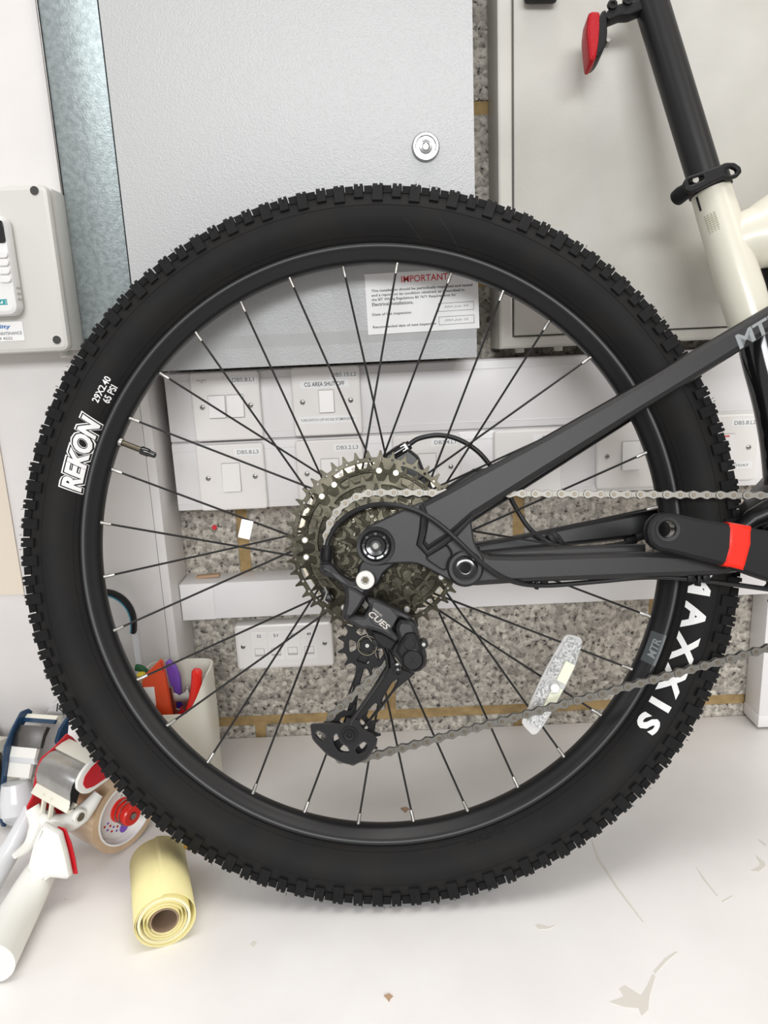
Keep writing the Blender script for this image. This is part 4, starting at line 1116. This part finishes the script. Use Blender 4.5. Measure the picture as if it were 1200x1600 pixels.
# keypad
G3 = wallf(.0808 + .0525)
k0 = G3.hit(24, 338); k1 = G3.hit(42, 493)
kw = .11; kh = k0.y - k1.y
kp = thing('alarm_keypad', 'white alarm keypad with rounded buttons mounted on the grey enclosure', 'keypad', G3.at(k1.x, k1.y))
MB().plate(rrect(-kw, 0, 0, kh, .010), 0, .020, M_KEYPAD, bev=.005).build('keypad_body', kp)
G4 = wallf(.0808 + .0525 + .0205)
def rel(px, py): 
    c = G4.hit(px, py); return c.x - k1.x, c.y - k1.y
x, y = rel(2, 362); m2 = MB(); m2.plate(rrect(x - .07, y - .0115, x + .003, y + .0115, .003), .0195, .0206, M_BLACKG, bev=.0003); m2.build('display', kp, label='black display window')
for i, yy in enumerate((398, 410.5, 423.5, 436.5)):
    for j in range(4):
        x, y = rel(3 + i * 1.8, yy); x -= j * .017
        m2 = MB(); m2.plate(rrect(x - .0065, y - .0036, x + .0065, y + .0036, .0034), .0198, .0222, M_KEYPAD, bev=.001)
        m2.build('key', kp)
x, y = rel(3, 472); m2 = MB(); m2.text('ZE', M_TEAL, (x - .0005, y), w=.0125, h=.0058, n=.0200, bold=.05); m2.build('keypad_lettering', kp)
for i in range(3):
    m2 = MB(); m2.box((-.0012, .016 + i * .006, .006), (.0004, .018 + i * .006, .016), M_CREVICE); m2.build('vent_slot', kp)

# hanging beige paper
G = wallf(.0815); a = G.hit(-60, 760); b = G.hit(38, 928); top = G.hit(2, 600)
F = G.at(b.x, b.y)
pp = thing('paper_sheet', 'plain beige paper sheet hanging on the white board at the left edge', 'paper', F)
MB().box((-.16, 0, 0), (0, top.y - b.y, .0008), M_BEIGE).build('sheet', pp)

# pen pot ------------------------------------------------------------
PY = .862
GP = Fr((0, PY - .036, 0), (1, 0, 0), (0, 0, 1))
pr1 = GP.hit(327, 1150).x; ptop = GP.hit(320, 1066).y
pw = .085
F = Fr((pr1 - pw / 2, PY, .0), (1, 0, 0), (0, 1, 0))
pot = thing('tool_pot', 'cream plastic tool holder with a scooped front holding pliers and scissors', 'pot', F)
hw, hd = pw / 2, .036
mb = MB(); NS = 48; vs = []; fs = []
def rr_pt(k, s):
    t = 2 * PI * k / NS
    cx_, sy_ = cos(t), sin(t); e = .45
    return (hw * s * math.copysign(abs(cx_) ** e, cx_), hd * s * math.copysign(abs(sy_) ** e, sy_))
for lvl in range(6):
    for k in range(NS):
        x, y = rr_pt(k, [.90, .92, 1, 1, .955, .955][lvl])
        front = max(0, min(1, (-y / hd + .1)))
        scoop = .042 * front * (1 if abs(x) < hw * .45 else max(0, 1 - (abs(x) - hw * .45) / (hw * .5)) ** .8)
        z = [0, .002, .5 * ptop, ptop - scoop, ptop - scoop, .01][lvl]
        vs.append((x, y, z))
for l in range(5):
    for k in range(NS):
        k2 = (k + 1) % NS; fs.append((l * NS + k, l * NS + k2, (l + 1) * NS + k2, (l + 1) * NS + k))
fs.append(tuple(range(NS))[::-1]); fs.append(tuple(5 * NS + k for k in range(NS)))
mb.add(vs, fs, M_CPLAS); mb.build('pot_body', pot)
ring = M_CPLAS
def tool(name, label, cat, plane_y, base):
    Fp = Fr((0, plane_y, 0), (1, 0, 0), (0, 0, 1)); c = Fp.hit(*base)
    Fo = Fp.at(c.x, c.y)
    return thing(name, label, cat, Fo, None), Fo, Fp
# red snips: two handles
t, Fo, _ = tool('pliers', 'bright red handled pliers leaning against the right rim of the tool holder', 'pliers', PY - .021, (300, 1115))
mb = MB(); mb.sweep(spline([Fo.hit(x, y) for x, y in ((308, 1046), (307, 1065), (305, 1085), (300, 1105), (292, 1122), (280, 1130))], 5), [.0052] + [.0066] * 8 + [.0068] * 8 + [.006] * 5 + [.0045] * 4, M_REDB, seg=14, flat=.8, ref=(0, 0, 1)); mb.build('handle', t)
mb = MB(); mb.sweep(spline([Fo.hit(x, y, -.012) for x, y in ((290, 1108), (276, 1120), (262, 1133), (250, 1146))], 5), .0062, M_REDP, seg=14, flat=.8, ref=(0, 0, 1)); mb.build('handle', t)
# purple scissors
t, Fo, _ = tool('folding_tool', 'purple handled tool standing in the middle of the tool holder', 'tool', PY + .004, (278, 1110))
mb = MB(); mb.plate(soft(pol(Fo, [(259, 1034), (264, 1030), (275, 1040), (282, 1055), (284, 1078), (282, 1090), (276, 1088), (268, 1072), (262, 1050)]), .3), -.004, .004, M_PURP, bev=.0015); mb.build('grip', t)
mb = MB(); mb.plate(pol(Fo, [(270, 1082), (282, 1080), (287, 1100), (287, 1130), (272, 1130)]), -.003, .003, M_DPURP, bev=.001); mb.build('blade_cover', t, label='deep blue shaft')
# steel multi spanner
t, Fo, _ = tool('spanner', 'flat steel cone spanner standing beside the purple tool', 'spanner', PY - .012, (278, 1112))
mb = MB(); mb.plate(soft(pol(Fo, [(264, 1075), (270, 1072), (272, 1082), (280, 1086), (290, 1080), (292, 1073), (297, 1078), (296, 1094), (290, 1106), (296, 1120), (292, 1140), (268, 1140), (266, 1112), (270, 1100), (265, 1088)]), .15), -.001, .001, M_BRUSH, holes=[soft(pol(Fo, [(276, 1096), (284, 1096), (287, 1103), (282, 1109), (275, 1106)]), .3)], bev=.0004); mb.build('spanner_body', t)
mb = MB(); mb.sweep(spline([Fo.hit(x, y) for x, y in ((288, 1078), (293, 1074), (297, 1084), (296, 1104), (301, 1120))], 5), .0014, M_STEEL, seg=8); mb.build('wire_arm', t)
# red-orange carton knife / folder
t, Fo, _ = tool('red_blade_case', 'orange-red flat case with a cut corner standing in the tool holder beside the rim', 'case', PY - .020, (250, 1120))
mb = MB(); mb.plate(pol(Fo, [(225, 1056), (250, 1031), (254, 1033), (262, 1070), (272, 1128), (250, 1150), (230, 1130), (222, 1080)]), -.004, .004, M_ORP, bev=.0008); cs_ = mb.build('case_body', t)
mb = MB(); mb.plate(pol(Fo, [(224, 1074), (241, 1073), (244, 1100), (240, 1130), (226, 1100)], .004), .004, .0046, M_LABEL); mb.build('paper_label', t)
mb = MB(); mb.plate(pol(Fo, [(250.5, 1033), (252, 1033), (256, 1048), (254, 1048.5)], .004), .004, .0046, M_REDP); mb.build('hinge_line', t)
# green + yellow
t, Fo, _ = tool('green_handled_tool', 'dark green plastic handle showing just above the rim beside the red case', 'tool', PY + .006, (222, 1070))
mb = MB(); mb.sweep(spline([Fo.hit(x, y) for x, y in ((212, 1043), (219, 1044), (226, 1049), (230, 1060), (232, 1110))], 5), .0045, M_GRN, seg=12); mb.build('handle', t)
t, Fo, _ = tool('yellow_handled_tool', 'yellow plastic handle tip between the rim and the red case', 'tool', PY - .006, (220, 1075))
mb = MB(); mb.sweep(spline([Fo.hit(x, y) for x, y in ((220, 1051), (222, 1062), (226, 1085), (230, 1115))], 5), [.0034] + [.0056] * 15, M_YEL, seg=12); mb.build('handle', t)
# ring handle hanging, and bag under it
GH = Fr((0, WALL_Y - .101, 0), (1, 0, 0), (0, 0, 1))
c = GH.hit(160, 975)
t = thing('tape_ring', 'thin black ring lined with light blue rubber standing behind the left rim', 'ring', GH.at(c.x, c.y))
pc_ = [GH.hit(160 + 50 * cos(rad(a)), 975 - 51 * sin(rad(a)) + (4 if a < 5 else 0)) - Vector((c.x, c.y, 0)) for a in range(-10, 200, 6)]
pi_ = [GH.hit(160 + 46.5 * cos(rad(a)), 975 - 47 * sin(rad(a)) + (4 if a < 5 else 0)) - Vector((c.x, c.y, 0)) for a in range(-10, 200, 6)]
mb = MB(); mb.sweep(pc_, .0030, M_BLACKP, seg=10, flat=2.2, ref=(0, 0, 1)); mb.build('outer_band', t)
mb = MB(); mb.sweep(pi_, .0018, M_CYAN, seg=10, flat=3.4, ref=(0, 0, 1)); mb.build('inner_band', t, label='light blue inner band')
mb = MB(); gb_ = GH.hit(160, 975).y
for a in (-10, 196):
    p = pc_[0] if a < 0 else pc_[-1]
    mb.box((p.x - .004, -gb_ + .001, -.008), (p.x + .004, p.y, -.002), M_GPLAS, bev=.001)
mb.box((pc_[-1].x - .01, -gb_ + .0005, -.018), (pc_[0].x + .006, -gb_ + .006, .010), M_GPLAS, bev=.002)
mb.build('ring_stand', t)
t = thing('plastic_bag', 'crumpled white plastic bag under the black ring behind the rim', 'bag', BENCH.at(GH.hit(175, 1030).x - .018, WALL_Y - .166))
hh = GH.hit(190, 978).y
mb = MB(); vs = []; fs = []
for j in range(9):
    for k in range(20):
        a = 2 * PI * k / 20; f = j / 8
        r = (.040 * (1 - f) + .020 * f) * (1 + .16 * sin(5 * a + 3 * f) + .08 * sin(11 * a + j))
        vs.append((r * cos(a) + .022 * f, r * sin(a) * .5, hh * f * .98))
for j in range(8):
    for k in range(20):
        k2 = (k + 1) % 20; fs.append((j * 20 + k, j * 20 + k2, (j + 1) * 20 + k2, (j + 1) * 20 + k))
fs.append(tuple(range(20))); fs.append(tuple(160 + k for k in range(20)))
mb.add(vs, fs, M_CLOTH); mb.build('bag_body', t)
# ------------------------------------------------------------------ yellow paper roll
z0r = .0295
pf = bpt(262, 1478, 0); pk = bpt(255, 1362, 0)
axd = Vector((bpt(250, 1306, .06).x - bpt(262, 1396, .06).x, bpt(250, 1306, .06).y - bpt(262, 1396, .06).y, 0)).normalized()
FR = Fr((pf.x, pf.y, 0), axd.cross(Vector((0, 0, 1))), (0, 0, 1))   # N points along -axd toward the camera
roll = thing('paper_roll', 'roll of yellow backing paper with a brown card core lying on the bench', 'roll', FR)
sg = 1 if FR.N.dot(-axd) > 0 else -1
LEN = .092
mb = MB(); TH_ = .0004
sp_pts = []
turns = 4.2
for k in range(240):
    f = k / 239; a = rad(200) + f * turns * 2 * PI
    r = .0135 + .0145 * f ** 1.1
    sp_pts.append((r * cos(a), z0r - .0005 + r * sin(a)))
# loose outer wrap
a_end = rad(200) + turns * 2 * PI
for k in range(1, 60):
    f = k / 59; a = a_end + f * rad(330)
    r = .0282 + .0024 * sin(f * PI) ** 2 * (1 if cos(a) > 0 else .2) + .0022 * f * max(0, cos(a))
    sp_pts.append((r * cos(a), z0r - .0005 + r * sin(a)))
miny = min(p[1] for p in sp_pts)
sp_pts = [(x, y - miny + .0003) for x, y in sp_pts]
n0, n1 = (0, -LEN) if sg > 0 else (0, LEN)
vs = []; fs = []
for x, y in sp_pts: vs += [(x, y, n0), (x, y, n1)]
for k in range(len(sp_pts) - 1): fs.append((2 * k, 2 * k + 2, 2 * k + 3, 2 * k + 1))
mb.add(vs, fs, M_YPAPER)
o = mb.build('paper_sheet', roll, ang=80)
md = o.modifiers.new('s', 'SOLIDIFY'); md.thickness = .0006
cy0 = z0r - .0005 - miny
mb = MB(); mb.lathe([(.0225, -.0015 * sg), (.0250, -.0012 * sg), (.0250, n1 * .98), (.0225, n1 * .98)], M_WPAPER, (0, cy0, 0), 48, closed=True); mb.build('inner_winding', roll, label='paler inner windings')
mb = MB(); mb.lathe([(.0122, -.001 * sg), (.0136, -.001 * sg), (.0136, n1), (.0122, n1)], M_CARD, (0, cy0, 0), 40, closed=True); mb.build('card_core', roll, label='brown card core')
# amber scrap behind the roll
q = bpt(298, 1322, 0)
t = thing('tape_scrap', 'crumpled amber tape scrap on the bench between the roll and the tyre', 'tape scrap', BENCH.at(q.x, q.y))
mb = MB()
for k in range(5):
    mb.box((-.009 + k * .002, -.004, .0002), (.006 + k * .002, .003, .0012), M_ORANGE, X=Matrix.Rotation(.5 * k, 4, 'Z') @ Matrix.Translation((0, 0, .0005 + .0018 * k)) @ Matrix.Rotation(.25 * (k % 3), 4, 'X'))
mb.build('scrap', t)
# wood / leaf chips
for (x, y, s_, lb_) in ((633, 1266, .0055, 'small brown leaf chip on the bench seen through the lower spokes'), (607, 1560, .0040, 'small brown chip on the bench near the bottom edge of the photo')):
    q = bpt(x, y); t = thing('leaf_chip', lb_, 'debris', BENCH.at(q.x, q.y))
    mb = MB(); mb.plate([(-s_, s_ * .5), (s_ * .2, s_), (s_, s_ * .3), (s_ * .5, -.1 * s_), (s_ * .1, -s_), (-s_ * .3, -.2 * s_)], .0003, .0014, M_WOODC, X=Matrix.Rotation(.1, 4, 'Y')); mb.build('chip', t)
q = W0.hit(322, 905, .04); t = thing('wood_splinter', 'small orange-brown wood splinter lying on the lower trunking by the block wall', 'debris', W0.at(q.x, za + .0005, .02))
MB().box((-.018, 0, -.005), (.014, .004, .004), M_WOODC, bev=.001, X=Matrix.Rotation(.05, 4, 'Z')).build('splinter', t)
q = W0.hit(335, 824, 0); t = thing('red_plug', 'tiny red wall plug in the concrete block above the lower trunking', 'plug', W0.at(q.x, q.y, -.0015))
MB().cyl((0, 0), .0035, 0, .003, M_RED_INK, seg=12).build('plug_head', t)

# ------------------------------------------------------------------ tape dispensers
def gun_frame(px, py, r, hw_, Nc):
    "frame whose origin is a roll centre so that the roll just touches the bench"
    N_ = c2w(Vector(Nc).normalized()); d = ray(px, py)
    zc_ = r * math.sqrt(1 - N_.z ** 2) + abs(N_.z) * hw_ + .001
    t_ = (zc_ - CAMP.z) / d.z
    O = CAMP + d * t_
    upv = Vector((0, 0, 1)); V_ = (upv - N_ * upv.dot(N_)).normalized(); U_ = V_.cross(N_)
    return Fr(O, U_, V_)
def prism(mb, G, pts, npl, n0, n1, m, bev=.0008, sm=0):
    P = pol(G, pts, npl)
    if sm: P = soft(P, sm)
    mb.plate(P, n0, n1, m, bev=bev); return mb
RG = .0465
G = gun_frame(176, 1258, RG, .025, (.86, -.16, .50))
gun = thing('tape_dispenser', 'red and white hand tape dispenser with brown tape, lying on the bench in front', 'tape dispenser', G)
mb = MB(); mb.lathe([(.0385, -.024), (RG, -.024), (RG, .024), (.0385, .024)], M_TAPE, (0, 0, 0), 64, closed=True); rl = mb.build('tape_roll', gun, label='glossy brown packing tape roll')
mb = MB(); mb.lathe([(.0365, -.023), (.0384, -.023), (.0384, .0245), (.0365, .0245)], M_LABEL, (0, 0, 0), 56, closed=True); mb.build('roll_core', rl)
mb = MB(); mb.lathe([(0, .014), (.034, .014), (.0362, .020), (.0362, .010), (.034, -.018), (0, -.018)], M_WPLAS, (0, 0, 0), 48); hubp = mb.build('roll_hub', gun, label='white roll hub')
mb = MB()
for k in range(14):
    a = rad(200 + (k % 7) * 17); r = .020 + .005 * (k // 7); mb.cyl((r * cos(a), r * sin(a)), .0014, .0140, .0146, M_REDP if k % 2 else M_PURP, seg=8)
mb.cyl((.002, -.026), .006, .014, .0147, M_PURP, seg=20); mb.build('hub_print', hubp)
kx = G.hit(199, 1269, .03)
mb = MB(); mb.lathe([(0, .014), (.0145, .014), (.0145, .016), (.012, .017), (.0125, .033), (.0110, .035), (.0045, .035), (.0045, .033), (0, .033)], M_REDB, (0, 0, 0), 32); kn = mb.build('tension_knob', gun, label='bright red knob')
mb = MB(); mb.lathe([(0, .033), (.0042, .033), (.0040, .0365), (0, .0365)], M_STEEL, (0, 0, 0), 6); mb.build('nut', kn)
mb = MB(); mb.sweep([(.0135 * cos(t * .5), .0135 * sin(t * .5), .017 + t * .00055) for t in range(26)], .0007, M_CHROME, seg=6); mb.build('spring', kn)
# red side plate, away side
W_ = .030
mb = MB(); prism(mb, G, [(106, 1147), (114, 1152), (140, 1180), (150, 1230), (135, 1275), (110, 1290), (84, 1294), (64, 1292), (47, 1281), (43, 1262), (52, 1245), (58, 1205), (66, 1185), (86, 1168)], -.031, -.034, -.031, M_REDP, bev=.0008); mb.build('side_plate', gun, label='dark red side plate')
mb = MB(); prism(mb, G, [(90, 1169), (77, 1176), (66, 1186), (59, 1198), (56, 1210), (57, 1223), (63, 1223), (64, 1212), (68, 1202), (75, 1192), (84, 1184), (94, 1177)], -.030, -.030, .029, M_BRUSH, bev=.0004, sm=0); mb.build('tape_guard', gun, label='curved brushed steel guard')
mb = MB(); prism(mb, G, [(86, 1169), (97, 1160), (108, 1154), (112, 1158), (102, 1165), (92, 1175)], -.030, -.0305, .030, M_CPLAS, bev=.0006); mb.build('upper_cover', gun)
mb = MB(); prism(mb, G, [(59, 1221), (48, 1239), (52, 1242), (67, 1227)], -.030, -.0305, .030, M_CPLAS, bev=.0006); mb.build('lower_cover', gun)
pr_pts = [(152, 1183), (139, 1193), (127, 1208), (120, 1222), (120, 1234), (128, 1241), (140, 1240), (165, 1222), (190, 1204), (180, 1180), (170, 1168)]
mb = MB(); prism(mb, G, pr_pts, .034, .0302, .034, M_WPLAS, bev=.0012, sm=.25); sp = mb.build('side_cover', gun, label='white rounded side cover')
mb = MB(); prism(mb, G, [(155, 1188), (143, 1200), (133, 1214), (130, 1226), (135, 1233), (147, 1229), (172, 1212), (188, 1202), (176, 1182), (166, 1176)], .0352, .034, .0352, M_REDP, bev=.0004, sm=.2); mb.build('red_inset', sp)
# black gasket line
mb = MB(); prism(mb, G, [(91, 1170), (77, 1177), (66, 1187), (58, 1199), (55, 1211), (55, 1226), (52, 1236), (62, 1234), (72, 1200), (96, 1177)], -.030, .0292, .0300, M_BLACKP, bev=.0002); mb.build('edge_gasket', gun)
# yoke under the cover
def Gp(px, py, n): return G.hit(px, py, n)
mb = MB(); prism(mb, G, [(66, 1240), (72, 1242), (68, 1272), (62, 1270)], -.012, -.012, -.009, M_CPLAS); prism(mb, G, [(66, 1240), (72, 1242), (68, 1272), (62, 1270)], -.012, .001, .004, M_CPLAS)
mb.sweep([Gp(70, 1268, -.014), Gp(82, 1270, .0)], .0036, M_STEEL, seg=12); mb.build('pivot_yoke', gun)
# cross bar and upper arm
mb = MB(); mb.sweep(spline([Gp(x, y, n) for x, y, n in ((60, 1281, -.014), (84, 1288, .002), (108, 1284, .012), (126, 1272, .022), (140, 1258, .026), (154, 1240, .028))], 5), [.009, .0105, .0105, .0105, .008, .0055], M_WPLAS, seg=18); mb.build('cross_arm', gun)
c = Gp(125, 1276, .034)
mb = MB(); mb.cyl((c.x, c.y), .0075, .030, .0350, M_WPLAS, seg=24); mb.cyl((c.x, c.y), .0048, .0335, .0356, M_BRUSH, seg=20); mb.build('arm_bolt', gun)
# trigger
mb = MB(); mb.sweep(spline([Gp(x, y, n) for x, y, n in ((50, 1262, -.022), (60, 1282, -.012), (56, 1302, -.004), (44, 1322, .002), (22, 1338, .006))], 6), [.0085, .0105, .009, .006, .003], M_WPLAS, seg=16, flat=.75); mb.build('trigger', gun)
# handle: runs toward the camera, lying on the bench
def HB(px, py, z): return G.I @ (BENCH.M @ BENCH.hit(px, py, z))
hp = [HB(100, 1312, .052), HB(88, 1330, .047), HB(70, 1352, .038), HB(48, 1392, .030), HB(22, 1440, .024), HB(-12, 1505, .024)]
mb = MB(); mb.sweep(spline(hp, 5), [.010, .013, .016, .019, .0205, .0215], M_WPLAS, seg=24, flat=.95); mb.build('handle', gun, label='white curved handle')
GWf = Fr(CAMP + ray(90, 1335) * .765, CR, CU)
GWX = G.I @ GWf.M
mb = MB(); mb.plate(soft(pol(GWf, [(70, 1284), (97, 1300), (106, 1332), (113, 1366), (108, 1371), (82, 1368), (62, 1384), (46, 1352), (56, 1312)]), .1), -.006, .007, M_WPLAS, bev=.0045, X=GWX); mb.build('handle_web', gun)
mb = MB(); mb.plate(soft(pol(GWf, [(84, 1296), (98, 1299), (107, 1322), (113, 1346), (117, 1371), (110, 1371), (100, 1330)]), .1), -.0085, -.0065, M_REDP, bev=.0006, X=GWX); mb.build('web_edge', gun, label='dark red edge of the handle web')

# second dispenser behind -----------------------------------------------
q = bpt(20, 1330)
GB = gun_frame(20, 1218, .050, .045, (.96, .02, .28))
g2 = thing('tape_dispenser', 'navy and white hand tape dispenser standing behind the red one', 'tape dispenser', GB)
def pr2(pts, npl, n0, n1, m, nm, bev=.0008, sm=0, label=None):
    mb = MB(); prism(mb, GB, pts, npl, n0, n1, m, bev=bev, sm=sm); return mb.build(nm, g2, label=label)
mb = MB(); mb.lathe([(.036, -.045), (.0500, -.045), (.0500, -.012), (.036, -.012)], M_TAPE2, (0, 0, 0), 56, closed=True); mb.build('tape_roll', g2, label='cream coloured tape roll')
pr2([(34, 1112), (46, 1107), (52, 1112), (34, 1138), (18, 1165), (13, 1200), (10, 1232), (3, 1232), (6, 1200), (8, 1168), (20, 1138)], 0, -.003, .000, M_NAVY, 'side_plate', sm=.15, label='navy side plate')
pr2([(28, 1132), (22, 1145), (17, 1165), (22, 1166), (27, 1148), (34, 1134)], 0, .0006, .0440, M_BRUSHD, 'tape_guard', bev=.0004, label='dark steel guard')
pr2([(38, 1121), (42, 1115), (50, 1115), (46, 1126)], 0, .0006, .0480, M_CPLAS, 'upper_cover', bev=.0005)
pr2([(34, 1127), (40, 1119), (43, 1119), (38, 1128)], 0, .0006, .0480, M_NAVY, 'seal_strip', bev=.0003)
pr2([(115, 1110), (122, 1110), (126, 1130), (118, 1180), (95, 1172), (88, 1160), (94, 1140), (104, 1124)], .050, .0460, .0510, M_NAVY, 'side_cover', sm=.15, bev=.0015)
pr2([(18, 1166), (14, 1182), (18, 1183), (23, 1167)], 0, .0006, .0385, M_WPLAS, 'lower_cover', bev=.0004)
pr2([(14, 1182), (15, 1191), (20, 1191), (19, 1182)], 0, .0006, .0380, M_GPLAS, 'lower_cover', bev=.0004)
pr2([(14, 1191), (10, 1213), (14, 1214), (19, 1192)], 0, .0006, .0330, M_WPLAS, 'lower_cover', bev=.0004)
pr2([(31, 1213), (27, 1236), (31, 1237), (35, 1214)], .012, .012, .0230, M_WPLAS, 'guard_stem', bev=.0004)
pr2([(31, 1236), (33, 1246), (37, 1246), (36, 1236)], .012, .012, .0230, M_BRUSH, 'stem_clip', bev=.0004)
# body and handle
mb = MB(); mb.sweep(spline([GB.hit(x, y, n) for x, y, n in ((24, 1222, .014), (27, 1250, .016), (30, 1272, .018), (29, 1280, .02))], 5), [.016, .021, .021, .018], M_GPLAS, seg=22); mb.build('body', g2, label='pale grey body')
def HB2(px, py, z): return GB.I @ (BENCH.M @ BENCH.hit(px, py, z))
mb = MB(); mb.sweep(spline([HB2(48, 1262, .070), HB2(38, 1288, .058), HB2(22, 1318, .046), HB2(0, 1352, .036), HB2(-30, 1400, .026)], 5), [.008, .010, .011, .013, .014], M_GPLAS, seg=20); mb.build('handle', g2)
pr2([(3, 1225), (8, 1226), (12, 1280), (10, 1292), (6, 1292), (2, 1280)], 0, -.004, .0, M_NAVY, 'frame_edge', sm=.1)
# kit sheet leaning behind
GK = Fr((0, WALL_Y - .101, 0), (1, 0, 0), (0, -sin(rad(0)), 1))
P = pol(GK, [(118, 1078), (82, 1100), (66, 1128), (70, 1200), (130, 1200), (128, 1120)])
base = min(p[1] for p in P)
cxk = sum(p[0] for p in P) / len(P)
FK = GK.at(cxk, 0)
t = thing('clear_box', 'translucent cut-corner box printed kit standing behind the dispensers against the board', 'box', FK)
P = [(x - cxk, max(.0005, y)) for x, y in P]
P[3] = (P[3][0], .0005); P[4] = (P[4][0], .0005)
mb = MB(); mb.plate(P, -.02, .006, mat('translucent_plastic', (.62, .62, .62), .25, alpha=.9), bev=.001); bb = mb.build('box_body', t)
c = GK.hit(101, 1105, .0062)
mb = MB(); mb.text('kit', M_INK, (c.x - cxk - .001, c.y), w=.022, h=.0115, n=.0061, shear=.2); mb.build('box_lettering', bb)
# dark object low at the left edge
GD = Fr((0, .80, 0), (1, 0, 0), (0, 0, 1))
c = GD.hit(-14, 1290)
t = thing('black_case', 'black case mostly outside the picture at the left edge, beside the dispensers', 'case', Fr((c.x - .055, .87, 0), (1, 0, 0), (0, 1, 0)))
MB().plate(rrect(-.05, -.03, .026, .03, .008), .0005, .085, M_BLACKP, bev=.004).build('case_body', t)
MB().plate(rrect(-.048, -.028, .024, .028, .007), .085, .091, M_BLACKP, bev=.002).build('case_lid', t)
